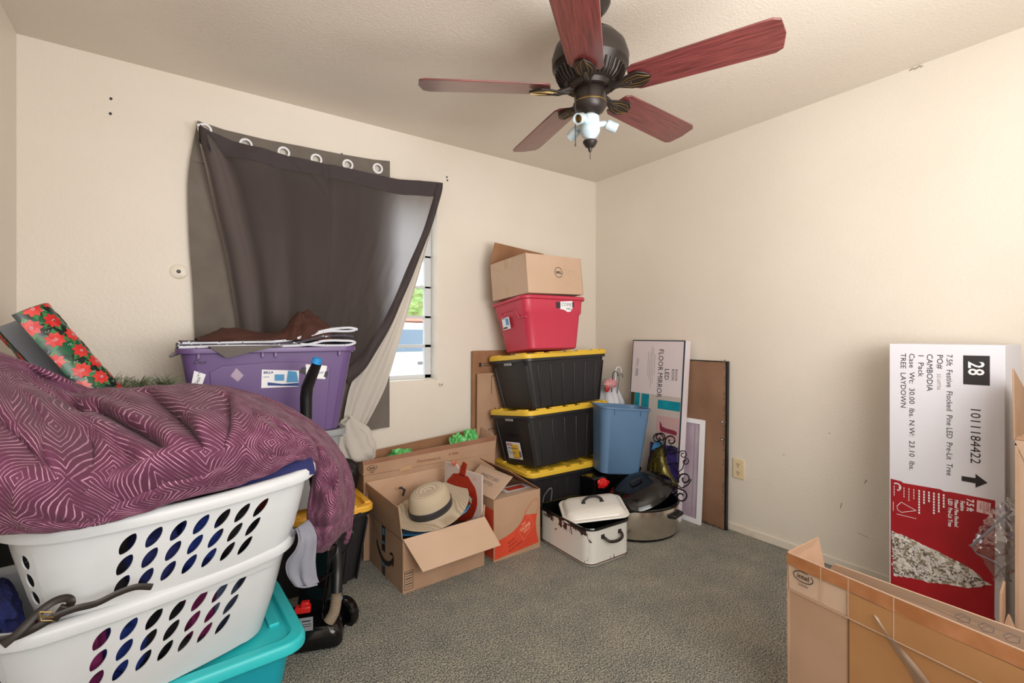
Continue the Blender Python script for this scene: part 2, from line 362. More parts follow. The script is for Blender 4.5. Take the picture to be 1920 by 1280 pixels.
# wall scuffs, nail holes and peeled paint (real marks on the right and back walls)
b = MB(); rnd = random.Random(4)
for px, py, l in ((1704, 132, .05), (1866, 57, .02)):
    p = at(px, py, x=XR-.002)
    for k in range(6):
        q = p + V(0, -k*.008*l/.05, .003*math.sin(k*2.1)); b.poly([q, q+V(0, -.01, .003), q+V(0, -.012, -.001), q+V(0, -.002, -.004)])
for px, py, l, s in ((1575, 952, .006, .03), (1607, 997, .05, -.012), (1553, 811, .01, 0), (1468, 852, .006, .004), (1620, 905, .01, .02)):
    p = at(px, py, x=XR-.0015); b.poly([p, p+V(0, -l, s), p+V(0, -l-.004, s-.003), p+V(0, -.003, -.003)])
K['scuff'] = mat('wall_scuff', (150, 136, 118), .7)
struct(b.build('wall_right_marks', 'scuff', smooth=0))
b = MB()
for px, py in ((208, 185), (207, 213), (838, 332), (839, 338), (641, 289)):
    p = at(px, py, y=YB-.001); b.poly([p+V(.006*math.cos(a), 0, .007*math.sin(a)) for a in (0, 1, 2, 3, 4, 5)])
struct(b.build('wall_back_marks', 'ink', smooth=0))

# outlet on the right wall
o = empty('wall_outlet', (XR, 1.56, .385), (0, 0, 0), 'ivory duplex power outlet low on the right wall', 'outlet')
K['ivory'] = mat('ivory_plastic', (226, 206, 168), .4)
b = MB(); b.box((-.004, 0, 0), (.008, .072, .118)); b.build('cover_plate', 'ivory', o, bevel=.003)
for s in (-1, 1):
    b = MB(); b.X = Matrix.Translation((-.009, 0, s*.024)) @ Matrix.Rotation(PI/2, 4, 'Y'); b.lathe([(0, .003), (.015, .003), (.017, 0)], 20); rc = b.build('receptacle', 'ivory', o)
    b = MB()
    for dy in (-.007, .007): b.box((-.0125, dy, s*.024+.004), (.001, .0025, .009))
    b.box((-.0125, 0, s*.024-.008), (.001, .005, .005)); b.build('slot', 'ink', rc, smooth=0)
# round cable plate on the back wall
o = empty('cable_plate', tuple(at(335, 509, y=YB)), (90, 0, 0), 'round painted cover plate with a black centre hole, left of the curtains', 'cover plate')
b = MB(); b.lathe([(0, .006), (.026, .006), (.034, .003), (.036, 0)], 32); b.build('plate', 'trim', o)
b = MB(); b.lathe([(0, .008), (.007, .008), (.009, .006)], 16); b.build('hole_plug', 'black', o)
# small latch bracket at the window corner
o = empty('wall_bracket', tuple(at(826, 720, y=YB)), (0, 0, 0), 'tiny painted metal bracket at the lower window corner', 'bracket')
b = MB(); b.box((0, -.008, 0), (.022, .016, .02)); b.box((-.014, -.003, .004), (.02, .006, .006)); b.build('plate', 'trim', o, bevel=.002)
b = MB(); b.box((0, -.018, 0), (.01, .006, .01)); b.build('screw', 'chrome', o, bevel=.002)

# ================================================================ outside the window
b = MB(); b.box((6, 40, -.85), (160, 74, .1)); struct(b.build('ground_outside', 'grass', smooth=0))
o = empty('parked_van', (4.1, 10.4, -.42), (0, 0, 8), 'white van parked outside, seen through the window gap', 'van')
def side(poly, y0, y1): return [[V(x, y, z) for x, z in poly] for y in (y0, y1)]
b = MB(); pf = [(-2.4, .35), (2.3, .35), (2.4, .8), (2.2, 1.1), (1.3, 1.2), (.7, 1.85), (-2.2, 1.9), (-2.45, 1.1)]
b.loft(side(pf, -.9, .9), True, True); b.build('body', 'outside_white', o, bevel=.06)
b = MB(); K['autoglass'] = mat('vehicle_glass', (110, 130, 150), .15)
for x0, x1, x2, x3 in ((-2.1, -.9, -.9, -2.1), (-.75, .5, .3, -.75)): b.panel((x0, -.915, 1.25), (x1, -.915, 1.25), (x2, -.915, 1.72), (x3, -.915, 1.72), .02)
b.build('side_window', 'autoglass', o)
for x in (-1.5, 1.5):
    b = MB(); b.X = Matrix.Translation((x, -.85, .35)) @ Matrix.Rotation(PI/2, 4, 'X'); b.lathe([(0, .1), (.2, .1), (.22, .08), (.34, .1), (.35, -.1), (0, -.1)], 28); b.build('wheel', 'black', o)
b = MB(); b.box((.1, -.93, 1.0), (.25, .03, .06)); b.build('door_handle', 'ink_grey', o, bevel=.01)
o = empty('neighbour_house', (9.5, 24, -.8), (0, 0, 0), 'low reddish house with a pale roof edge across the street', 'house')
K['housew'] = mat('adobe_wall', (170, 128, 110), .9); K['roofr'] = mat('red_roof', (198, 130, 112), .9)
b = MB(); b.box((0, 0, 1.3), (14, 6, 2.6)); b.build('wall', 'housew', o)
b = MB(); b.loft([[V(x, y, 2.6) for x, y in ((-7.4, -3.5), (7.4, -3.5), (7.4, 3.5), (-7.4, 3.5))], [V(x, y, 2.8) for x, y in ((-7.2, -3.2), (7.2, -3.2), (7.2, 3.2), (-7.2, 3.2))]], True, True); b.build('roof', 'roofr', o)
K['leaf'] = mat('tree_leaves', (110, 140, 70), .8, c2=(160, 184, 110), scale=3); K['bark'] = mat('bark', (110, 90, 70), .9)
for i, (x, y, h, lb) in enumerate(((13.0, 31, 5.2, 'light green leafy tree behind the house outside'), (16.6, 36, 6.0, 'taller green tree further behind the house outside'))):
    o = empty('street_tree', (x, y, -.8), (0, 0, 0), lb, 'tree')
    b = MB(); b.tube([(0, 0, 0), (.1, 0, h*.4), (0, .1, h*.8)], [.2, .15, .08]); b.build('trunk', 'bark', o)
    b = MB()
    for k in range(9):
        a = k*2.4; b.blob((math.cos(a)*1.5, math.sin(a)*1.3, h*.7+.9*math.sin(k*1.7)), (1.3, 1.2, 1.0), .35, 2.5, k, 10)
    b.build('foliage', 'leaf', o)

# ================================================================ ceiling fan
FX, FY, FZ = 1.25, 1.272, 2.105
fan = empty('ceiling_fan', (FX, FY, HC), (0, 0, 0), 'dark bronze five-blade ceiling fan with cherry wood blades and bare light kit', 'ceiling fan')
dz = FZ-HC
b = MB(); b.lathe([(0, 0), (.075, 0), (.075, -.012), (.066, -.03), (.045, -.055), (.022, -.06), (0, -.06)], 40); b.build('canopy', 'bronze', fan)
b = MB(); b.lathe([(.014, -.05), (.014, dz+.22), (.04, dz+.215), (.045, dz+.20), (.03, dz+.19), (0, dz+.19)], 24); b.build('downrod', 'bronze', fan)
b = MB(); b.lathe([(0, dz+.205), (.05, dz+.205), (.10, dz+.19), (.13, dz+.155), (.142, dz+.115), (.14, dz+.085), (.134, dz+.078), (.128, dz+.07), (.11, dz+.035), (.09, dz+.02), (.08, dz+.018), (.075, dz+.002), (0, dz)], 56)
mh = b.build('motor_housing', 'bronze', fan)
b = MB()
for k in range(40):
    a = 2*PI*k/40; ca, sa = math.cos(a), math.sin(a)
    b.tube([(ca*.127, sa*.127, dz+.064), (ca*.113, sa*.113, dz+.036), (ca*.096, sa*.096, dz+.02)], [.004, .0045, .003], 6)
b.build('vent_ribs', 'bronze', mh)
b = MB(); b.lathe([(0, dz), (.056, dz), (.058, dz-.004), (.058, dz-.045), (.062, dz-.05), (.062, dz-.056), (.05, dz-.075), (.03, dz-.088), (0, dz-.09)], 40); sh = b.build('switch_housing', 'bronze', fan)
b = MB(); b.lathe([(.0585, dz-.044), (.0628, dz-.049), (.0628, dz-.052)], 40); b.build('gold_ring', 'bronze_gold', sh)
kz = dz-.088
b = MB(); b.lathe([(0, kz+.01), (.018, kz+.01), (.022, kz), (.034, kz-.01), (.037, kz-.05), (.036, kz-.065), (.028, kz-.08), (.016, kz-.09), (.014, kz-.1), (0, kz-.1)], 32); lk = b.build('light_kit', 'kit_white', fan)
for k in range(3):
    a = math.radians((-160, -35, 95)[k]); d = V(math.cos(a), math.sin(a), -.45).normalized()
    o0 = V(0, 0, kz-.035)+V(math.cos(a), math.sin(a), 0)*.034
    b = MB(); b.tube([o0, o0+V(math.cos(a), math.sin(a), .1)*.018, o0+V(math.cos(a), math.sin(a), 0)*.03], .011, 12)
    R = d.to_track_quat('Z', 'Y').to_matrix().to_4x4(); b.X = Matrix.Translation(o0+V(math.cos(a), math.sin(a), 0)*.028) @ R
    b.lathe([(0, 0), (.017, 0), (.019, .006), (.0185, .042), (.015, .042), (.0145, .01), (0, .01)], 20); sk = b.build('lamp_socket', 'kit_white', fan)
    b = MB(); b.X = Matrix.Translation(o0+V(math.cos(a), math.sin(a), 0)*.028) @ R; b.lathe([(0, .011), (.0125, .011), (.0125, .03)], 16); b.build('brass_thread', 'bronze_gold', sk)
b = MB(); b.lathe([(0, kz-.095), (.026, kz-.098), (.027, kz-.103), (.018, kz-.118), (.008, kz-.124), (.006, kz-.135), (.002, kz-.14), (0, kz-.14)], 28); b.build('finial', 'bronze', fan)
b = MB(); b.tube([(0, 0, kz-.138), (.001, 0, kz-.165)], .0012, 6); b.build('wire_stub', 'bronze', fan)
b = MB(); cp = V(.0577-.117, .02, 0)
cl = at(1079, 200, d=1.72)-V(FX, FY, HC); cx_, cy_ = cl.x, cl.y
b.tube([(cx_*.9, cy_*.9, dz-.03), (cx_, cy_, dz-.045), (cx_, cy_, dz-.215)], .0012, 6); 
for k in range(44): b.blob((cx_, cy_, dz-.045-k*.0039), (.0019, .0019, .0019), 0, 1, 0, 4)
b.tube([(cx_, cy_, dz-.213), (cx_, cy_, dz-.222)], [.003, .0015], 8); b.build('pull_chain', 'bronze', fan)
BL = [(.155, -.05), (.175, -.062), (.30, -.066), (.56, -.072), (.60, -.072), (.622, -.06), (.625, -.045), (.632, 0), (.625, .045), (.622, .06), (.60, .072), (.56, .072), (.30, .066), (.175, .062), (.155, .05), (.148, 0)]
def bracket_mesh():
    b = MB(); M = Matrix.Translation((0, 0, -.012))
    prof = [(.075, -.012), (.11, -.014), (.15, -.034), (.185, -.040), (.212, -.024), (.228, 0), (.212, .024), (.185, .040), (.15, .034), (.11, .014), (.075, .012)]
    b.prism(prof, M, .006); b.tube([(.06, 0, .012), (.09, 0, .0), (.12, 0, -.010), (.16, 0, -.013)], [.013, .012, .011, .006], 10)
    return b
def bracket_lines():
    b = MB(); b.mi = 0
    for s in (-1, 1):
        for k in (.35, .75): b.tube([(.115, s*.006*k, -.0125), (.15, s*.03*k, -.0135), (.185, s*.036*k, -.0135), (.222, s*.006, -.0135)], .0011, 5)
    return b
for k in range(5):
    a = math.radians(-67.6+72*k)
    M = Matrix.Translation((0, 0, dz)) @ Matrix.Rotation(a, 4, 'Z')
    b = MB(); b.X = Matrix.Identity(4); Mb = Matrix.Translation((0, 0, 0)); b.prism(BL, Mb, .006)
    if k == 0: bl0 = b.build('blade', 'wood', fan, bevel=.0015); bl = bl0; br0 = bracket_mesh().build('bracket', 'bronze', bl0, bevel=.0015); li0 = bracket_lines().build('bracket_trim', 'bronze_gold', bl0)
    else:
        bl = bl0.copy(); COL.objects.link(bl); bl.parent = fan
        for c in (br0, li0): q = c.copy(); COL.objects.link(q); q.parent = bl
    bl.matrix_local = M @ Matrix.Rotation(math.radians(-12), 4, 'X')

# ================================================================ curtains
CY = YB-.03
def hring(px, py): return at(px, py, y=CY)
tl, tr, brc = at(370, 226, y=CY), at(731, 302, y=CY), at(728, 804, y=CY)
cu = empty('grey_curtain', (tl.x, CY, 2.2), (0, 0, 0), 'taupe grommet curtain hanging flat against the wall behind the dark drape', 'curtain')
cv = bpy.data.curves.new('hdr', 'CURVE'); cv.dimensions = '2D'; cv.fill_mode = 'BOTH'
def spl(pts):
    s = cv.splines.new('POLY'); s.points.add(len(pts)-1); s.use_cyclic_u = True
    for q, p in zip(s.points, pts): q.co = (p[0], p[1], 0, 1)
hdr_top = [at(px, py, y=CY) for px, py in ((370, 226), (420, 243), (500, 262), (560, 273), (640, 289), (700, 299), (731, 302))]
spl([(p.x, p.z) for p in hdr_top] + [(tr.x, 2.03), (tl.x-.03, 2.03), (tl.x-.02, 2.1)])
gr = [at(px, py, y=CY) for px, py in ((384, 243), (461, 271), (532, 286), (593, 299), (652, 309), (708, 316))]
for p in gr: spl(arc(p.x, p.z, .021, .021, 0, 345, 23))
to = bpy.data.objects.new('t', cv); COL.objects.link(to); dg = bpy.context.evaluated_depsgraph_get(); dg.update()
me = bpy.data.meshes.new_from_object(to.evaluated_get(dg)); bpy.data.objects.remove(to)
b = MB(); ids = [b.pt((v.co.x-tl.x, 0, v.co.y-2.2)) for v in me.vertices]
for p in me.polygons: b.face([ids[i] for i in p.vertices])
b.build('header', 'curtain_grey', cu, smooth=0, weld=False, solid=.002)
Lp = [V(tl.x-.03, 0, 2.03), at(352, 300, y=CY), at(355, 400, y=CY), at(362, 520, y=CY), at(365, 620, y=CY), at(372, 800, y=CY)]
Rp = [V(tr.x, 0, 2.03), at(729, 420, y=CY), at(729, 520, y=CY), at(728, 620, y=CY), at(728, 720, y=CY), brc]
Lp = [V(tl.x-.03, 0, 2.03), V(at(352, 300, y=CY).x, 0, 1.9), V(at(355, 400, y=CY).x, 0, 1.65), V(at(362, 520, y=CY).x, 0, 1.4), V(.065, 0, 1.1), V(.07, 0, .62)]
Rp = [V(tr.x, 0, z) for z in (2.03, 1.8, 1.5, 1.2, .9, .645)]
b = MB()
b.grid(lambda u, v: V(cr(Lp, v).x*(1-u)+cr(Rp, v).x*u-tl.x, .006*math.sin(u*19+v*2)-.004*math.sin(u*43+1)*v, cr(Lp, v).z*(1-u)+cr(Rp, v).z*u-2.2), 70, 40)
b.build('cloth', 'curtain_grey', cu, solid=.002)
for i, p in enumerate(gr):
    b = MB(); b.X = Matrix.Translation((p.x-tl.x, -.003, p.z-2.2)) @ Matrix.Rotation(PI/2, 4, 'X')
    b.lathe([(.020, -.002), (.0205, .003), (.0235, .004), (.025, .0025), (.0265, .004), (.030, .003), (.031, -.001)], 36); b.build('grommet', 'white', cu)

DY = YB-.098
TOPC = [at(x, y, y=DY) for x, y in ((372, 232), (395, 249), (475, 277), (560, 298), (640, 315), (735, 336), (790, 340), (830, 343))]
dr = empty('dark_drape', tuple(at(372, 232, y=DY)), (0, 0, 0), 'dark brown drape with white lining pinned diagonally across the window', 'drape')
D0 = dr.location.copy()
def cloth(nm, mt, Lq, Rq, y, nu, nv, fold, **kw):
    Lc = [at(px, py, y=y) for px, py in Lq]; Rc = [at(px, py, y=y) for px, py in Rq]; bb = MB()
    def fn(u, v):
        p = cr(Lc, v).lerp(cr(Rc, v), u)
        if nm == 'cloth': p += (cr(TOPC, u) - TOPC[0].lerp(TOPC[-1], u))*max(0, 1-v*1.6)**1.5
        p.y += fold(u, v); return p - D0
    bb.grid(fn, nu, nv); return bb.build(nm, mt, dr, **kw)
LQ = [(372, 232), (374, 262), (385, 310), (403, 390), (422, 470), (438, 560), (450, 640), (455, 700)]
RQ = [(830, 343), (823, 372), (808, 420), (782, 490), (752, 560), (735, 600), (706, 655), (660, 718)]
def fold(u, v):
    e = math.exp(-((u)/.32)**2)
    f = .036*e*min(1, v*7+.2)*math.sin(u*46*(1-.35*u)+.6)+.018*math.exp(-((u-.3)/.16)**2)*math.sin(u*34+v*2)+.010*math.exp(-((u-.52-.03*v)/.012)**2)*(v < .62)+.008*math.exp(-((u-.40-.42*v)/.012)**2)*(v < .3)
    return f - .012*math.sin(PI*u)*v + .012*noise.noise(V(u*4, v*5, 1)) + .007*noise.noise(V(u*13, v*5, 4)) + .004*noise.noise(V(u*30, v*12, 6)) + .010*v
def topcurve(u): return 0
cloth('cloth', 'curtain_dark', LQ, RQ, DY, 150, 80, fold, solid=0)
# sagging top header (double layer)
H1 = [(372, 231), (395, 247), (475, 275), (560, 296), (640, 313), (735, 334), (790, 339), (830, 343)]
H2 = [(374, 262), (398, 285), (475, 303), (560, 322), (640, 338), (735, 362), (780, 366), (823, 369)]
A1 = [at(x, y, y=DY-.006) for x, y in H1]; A2 = [at(x, y, y=DY-.006) for x, y in H2]
b = MB()
def hf(u, v):
    p = cr(A1, u).lerp(cr(A2, u), v); p.y += fold(u, v*.12) + .002*noise.noise(V(u*40, v*3, 0)) - .003; return p-D0
b.grid(hf, 150, 6); b.build('header', 'curtain_hem', dr, solid=.002)
# folded hem running down the free side
E1 = [(830, 343), (826, 370), (811, 418), (785, 488), (756, 557), (739, 598), (709, 653), (685, 690), (655, 720)]
E2 = [(817, 346), (812, 372), (796, 425), (768, 492), (742, 553), (724, 592), (690, 650), (665, 680), (640, 700)]
B1 = [at(x, y, y=DY-.008) for x, y in E1]; B2 = [at(x, y, y=DY-.008) for x, y in E2]
b = MB(); b.grid(lambda u, v: cr(B1, u).lerp(cr(B2, u), v)+V(0, -.018*math.sin(PI*v)-.004*math.sin(u*30+v*5), 0)-D0, 90, 8); b.build('side_hem', 'curtain_hem', dr, solid=.002)
# white lining swinging below the dark cloth
cloth('lining', 'curtain_white', [(812, 400), (790, 460), (765, 520), (735, 590), (700, 650), (662, 712), (648, 760), (640, 812)],
      [(820, 392), (806, 440), (789, 500), (768, 570), (745, 650), (724, 720), (702, 768), (678, 812)], DY+.012, 30, 70, lambda u, v: .008*math.sin(u*9+v*4)+.004*math.sin(u*22), solid=.002)
bp_ = at(672, 842, y=2.60)-D0
def bunch(u, v):
    a = u*2*PI; c = cr([V(-.06, .04, .16), V(-.05, .02, .09), V(-.02, 0, .03), V(.03, -.01, -.015), V(.07, -.01, -.06)], v); r_ = (.028+.05*math.sin(PI*min(1, v*1.08))) if v < .95 else .02
    k = 1+.16*math.sin(a*7+v*5)*(1-v*.6)+.22*noise.noise(V(math.cos(a)*1.3, math.sin(a)*1.3, v*3.5))
    return bp_+c+V(math.cos(a)*r_*k*1.05, math.sin(a)*r_*k*.7, math.sin(a+1.2)*r_*k*.75)
b = MB(); b.grid(bunch, 90, 50)
b.build('bunched_end', 'curtain_white', dr)
for p in (at(372, 234, y=DY-.03), at(825, 347, y=DY-.015)):
    b = MB(); b.blob(p-D0, (.006, .004, .006), 0, 1, 0, 8); b.build('push_pin', 'white', dr)
# ================================================================ shared builders for tubs and totes
def tub(b, L, W, H, t, r, rim=.012, rimh=.02, wall=.003, rb=None):
    rb = rb or r*t; Li, Wi = L-2*rim, W-2*rim
    b.loft([rr(Li*t-.02, Wi*t-.02, rb, 0), rr(Li*t, Wi*t, rb, .008), rr(Li, Wi, r, H-rimh), rr(L, W, r+rim, H-rimh), rr(L+.002, W+.002, r+rim, H-rimh/2), rr(L, W, r+rim, H),
            rr(Li-2*wall, Wi-2*wall, r, H), rr(Li*t-2*wall, Wi*t-2*wall, rb, .01)], True, True)
def fface(L, W, H, t, rim, side):
    Li, Wi = (L-2*rim)/2, (W-2*rim)/2
    if side == 'front': return frame((0, -Wi*t, 0), (1, 0, 0), (0, -Wi*(1-t), H))
    if side == 'left': return frame((-Li*t, 0, 0), (0, -1, 0), (-Li*(1-t), 0, H))
    if side == 'right': return frame((Li*t, 0, 0), (0, 1, 0), (Li*(1-t), 0, H))
K['tape_black'] = mat('black_tape', (46, 44, 48), .4)
K['paper_grey'] = mat('grey_wrap_back', (142, 144, 150), .7)
K['pink'] = mat('pink_print', (214, 150, 152), .6)
K['sky_print'] = mat('blue_print', (80, 150, 200), .5)
K['navy_print'] = mat('navy_print', (30, 60, 130), .5)

def hdx_tote(loc, rot, L, W, H, label, lidmat='yellow', logo=True, group=None):
    t, rim = .84, .022
    o = empty('storage_tote', loc, rot, label, 'storage tote', group)
    Hb = H-.018; b = MB(); tub(b, L-.01, W-.01, Hb, t, .045, rim-.005, .03)
    for side, n, wd in (('front', 6, L), ('left', 2, W), ('right', 2, W), ('back', 6, L)):
        M = fface(L-.01, W-.01, Hb, t, rim-.005, side) if side != 'back' else Matrix.Rotation(PI, 4, 'Z') @ fface(L-.01, W-.01, Hb, t, rim-.005, 'front')
        for k in range(n):
            x = (-.5+(k+.5)/n)*wd*.76 if n > 2 else (-.34, .34)[k]*wd
            X0 = b.X; b.X = M
            b.loft([[V(x-q, 0, -.002), V(x+q, 0, -.002), V(x+q*.8, 0, .007), V(x-q*.8, 0, .007)] for q in (.012,)] +
                   [[V(x*1.12-q, Hb-.05, -.002), V(x*1.12+q, Hb-.05, -.002), V(x*1.12+q*.8, Hb-.05, .007), V(x*1.12-q*.8, Hb-.05, .007)] for q in (.016,)], True, True)
            b.X = X0
    body = b.build('body', 'black_tote', o, bevel=.002)
    b = MB(); z = Hb-.012
    b.loft([rr(L-.012, W-.012, .05, z), rr(L, W, .055, z+.002), rr(L, W, .055, z+.026), rr(L-.01, W-.01, .05, z+.03), rr(L-.07, W-.07, .04, z+.03), rr(L-.08, W-.08, .035, z+.018)], True, True)
    for k in range(5):
        x = (-.5+(k+.5)/5)*L*.84; wd = .10 if k % 2 else .065
        for s in (-1, 1): b.box((x, s*(W/2-.026), z+.033), (wd, .028, .01))
    for y in (-.3, .3):
        for s in (-1, 1): b.box((s*(L/2-.026), y*W, z+.033), (.028, W*.2, .01))
    for x in (-.22, .0, .22): b.box((x*L, 0, z+.022), (.03, W-.1, .012))
    b.box((0, 0, z+.022), (L-.12, .03, .012))
    b.build('lid', lidmat, o, bevel=.0025)
    M = fface(L-.01, W-.01, Hb, t, rim-.005, 'left')
    if logo:
        b = MB(); addtext(b, M, 'HDX', .062, 0, .19, bold=.0022, align='CENTER', lift=.003); K['emboss'] = K.get('emboss') or mat('embossed_black', (16, 16, 17), .3)
        b.build('raised_logo', 'emboss', body, smooth=0)
    b = MB(); b.X = M; b.box((.0, Hb-.03, .012), (.07, .02, .01)); b.build('latch', 'grey_plastic', o, bevel=.002)
    return o, body, M
# ---------------------------------------------------------------- teal tote under the baskets
o = empty('teal_storage_tote', (-.045, 1.725, 0), (0, 0, 3), 'teal plastic tote with lid under the two laundry baskets', 'storage tote')
K['teal_dark'] = mat('teal_body_plastic', (20, 160, 178), .35)
b = MB(); tub(b, .68, .44, .29, .86, .05, .02, .02); b.build('body', 'teal_dark', o)
b = MB(); b.loft([rr(.70, .46, .06, .262), rr(.712, .472, .065, .264), rr(.712, .472, .065, .288), rr(.70, .46, .06, .297), rr(.64, .40, .05, .299), rr(.625, .385, .045, .286), rr(.10, .05, .02, .286)], True, True)
for s in (-1, 1): b.box((s*.285, 0, .291), (.03, .20, .012))
b.build('lid', 'teal', o, bevel=.003)

# ---------------------------------------------------------------- laundry baskets
def basket(loc, rot, label):
    o = empty('laundry_basket', loc, rot, label, 'laundry basket', 'white laundry baskets in a stack')
    H, Lt, Wt, tb, r = .265, .655, .425, .82, .09
    def dims(z): k = tb+(1-tb)*(z/H); return Lt*k, Wt*k
    def pos(side, s, z):
        L, W = dims(z); bl = .006*math.sin(PI*z/H)
        if side in ('f', 'b'):
            hl = L/2-r; x = s*hl; y = -W/2-bl-.008*(1-s*s)
            return V(x, y, z) if side == 'f' else V(-x, -y, z)
        hl = W/2-r; y = s*hl; x = -L/2-bl-.008*(1-s*s)
        return V(x, -y, z) if side == 'l' else V(-x, y, z)
    def epos(sg, s, z):          # the rounded short ends, corners included
        L, W = dims(z); bl = .006*math.sin(PI*z/H); hl = W/2-r
        if abs(s) <= hl: p = V(-L/2-bl, -s, z)
        else:
            g = (abs(s)-hl)/r; q = math.copysign(1, s); p = V(-(L/2-r)-(r+bl)*math.cos(g), -q*(hl+(r+bl)*math.sin(g)), z)
        return p if sg < 0 else V(-p.x, -p.y, z)
    b = MB()
    for side in 'frbl':
        long_ = side in 'fb'
        cell = .049 if long_ else .044; cols = 7 if long_ else 8; z0 = .072 if long_ else .085; rows = 3
        shift = -.012 if long_ else -.004; tilt = math.radians(52) if long_ else math.radians(86)
        a_, b_ = (.0272, .0118) if long_ else (.0175, .0100)
        def pp(s, z):
            if long_: return pos(side, s/(Lt*.94/2-r), z)
            W = dims(z)[1]; tot = (W/2-r)+r*PI/2; return epos(-1 if side == 'l' else 1, s/HM*tot, z)
        HM = (Lt*.94/2-r) if long_ else (Wt*.94/2-r)+r*PI/2
        def q(s0, s1, za, zb, n):
            for k in range(n):
                u0, u1 = s0+(s1-s0)*k/n, s0+(s1-s0)*(k+1)/n
                b.poly([pp(u0, za), pp(u1, za), pp(u1, zb), pp(u0, zb)])
        N_ = 12 if long_ else 36
        for za, zb in ((0, .035), (.035, z0)): q(-HM, HM, za, zb, N_)
        zt = z0+rows*cell
        for za, zb in ((zt, (zt+H)/2), ((zt+H)/2, H)): q(-HM, HM, za, zb, N_)
        for rw in range(rows):
            za, zb = z0+rw*cell, z0+(rw+1)*cell; st = -cols*cell/2 + (rows-1-rw)*shift + (.006 if long_ else 0)
            q(-HM, st, za, zb, 3 if long_ else 7); q(st+cols*cell, HM, za, zb, 3 if long_ else 7)
            for c in range(cols):
                cx, cz = st+(c+.5)*cell, (za+zb)/2; N = 28; A, B = [], []
                for k in range(N):
                    th = 2*PI*k/N+PI/4; m = max(abs(math.cos(th)), abs(math.sin(th)))
                    A.append(pp(cx+cell/2*math.cos(th)/m, cz+cell/2*math.sin(th)/m))
                    ph = th-tilt; x, y = a_*math.cos(ph), b_*math.sin(ph)*abs(math.sin(ph))**(.35 if long_ else 0)
                    B.append(pp(cx+x*math.cos(tilt)-y*math.sin(tilt), cz+x*math.sin(tilt)+y*math.cos(tilt)))
                b.loft([A, B])
    L, W = dims(0); b.face([b.pt(p) for p in rr(L, W, r, 0, 8)])
    body = b.build('body', 'white_plastic', o, smooth=50, solid=.0028, weld=True)
    b = MB()
    def rs(dl, z): 
        out = rr(Lt+dl, Wt+dl, r+dl/2, z, 8)
        mid = []
        for i, p in enumerate(out):
            mid.append(p); nx = out[(i+1) % len(out)]
            if (p-nx).length > .1:
                mid += [p.lerp(nx, k/8) for k in range(1, 8)]
        for p in mid: p.z += .018*(abs(p.x)/(Lt/2))**2 - .006
        return mid
    b.loft([rs(-.006, H-.012), rs(0, H), rs(.016, H+.006), rs(.036, H+.003), rs(.046, H-.006), rs(.048, H-.02), rs(.045, H-.026)])
    b.build('rim', 'white_plastic', o, smooth=60, solid=.003)
    return o
BK1 = ((-.075, 1.69, .302), (0, 0, 18)); BK2 = ((-.018, 1.668, .517), (0, 0, 16))
bk1 = basket(*BK1, 'lower white laundry basket with oval holes, standing on the teal tote')
bk2 = basket(*BK2, 'upper white laundry basket with oval holes, under the plum comforter')
CLC = [('navy', (30, 38, 96)), ('black', (24, 22, 26)), ('maroon', (110, 34, 30)), ('royal blue', (28, 52, 132)), ('pale grey', (176, 170, 172)), ('magenta', (128, 34, 92)), ('slate blue', (92, 108, 136)), ('charcoal', (46, 42, 46))]
for n_, c_ in CLC: K['cl_'+n_] = mat('garment_'+n_.replace(' ', '_'), c_, .9, bump=.3, bscale=50)
def fill(bk, order, which, seed, top):
    Mw = Matrix.LocRotScale(bk.location, bk.rotation_euler, (1, 1, 1))
    for i, (n_, x, y, z, sx, sy, sz) in enumerate(order):
        b = MB(); b.blob((0, 0, 0), (sx, sy, sz), .28, 2.2, seed+i, 22, .8)
        c = b.build('garment', 'cl_'+n_, None); c.location = Mw @ V(x, y, z); c.rotation_euler = (0, 0, bk.rotation_euler.z)
        where = {0: 'leftmost', 1: 'second from left', 2: 'at the middle', 3: 'right of the middle', 4: 'near the right end'}[i] if i < 5 else 'at the back'
        tag(c, f'{n_} garment inside the {which} laundry basket, {where}', 'garment', f'clothes in the {which} laundry basket')
fill(bk2, [('black', -.18, -.05, .13, .075, .11, .10), ('navy', -.075, -.055, .12, .065, .11, .10), ('royal blue', .03, -.06, .10, .06, .10, .08), ('black', .13, -.05, .12, .065, .10, .10), ('maroon', .205, -.02, .14, .045, .10, .09), ('charcoal', 0, .09, .13, .22, .06, .11)], 'upper', 3, 1)
fill(bk1, [('magenta', -.17, -.055, .12, .065, .11, .10), ('royal blue', -.08, -.06, .11, .055, .10, .09), ('black', .0, -.06, .12, .055, .10, .10), ('magenta', .085, -.06, .13, .05, .10, .09), ('slate blue', .18, -.045, .12, .06, .10, .09), ('pale grey', 0, .09, .10, .21, .06, .09)], 'lower', 21, 1)
Mw_ = Matrix.LocRotScale(bk1.location, bk1.rotation_euler, (1, 1, 1)); b = MB(); b.blob((0, 0, 0), (.032, .15, .05), .3, 2.5, 77, 20)
g = b.build('garment', 'cl_navy', None); g.location = Mw_ @ V(-.285, -.01, .262); g.rotation_euler = (0, 0, math.radians(18)); tag(g, 'dark navy cloth squeezed over the left rim of the lower basket', 'garment')
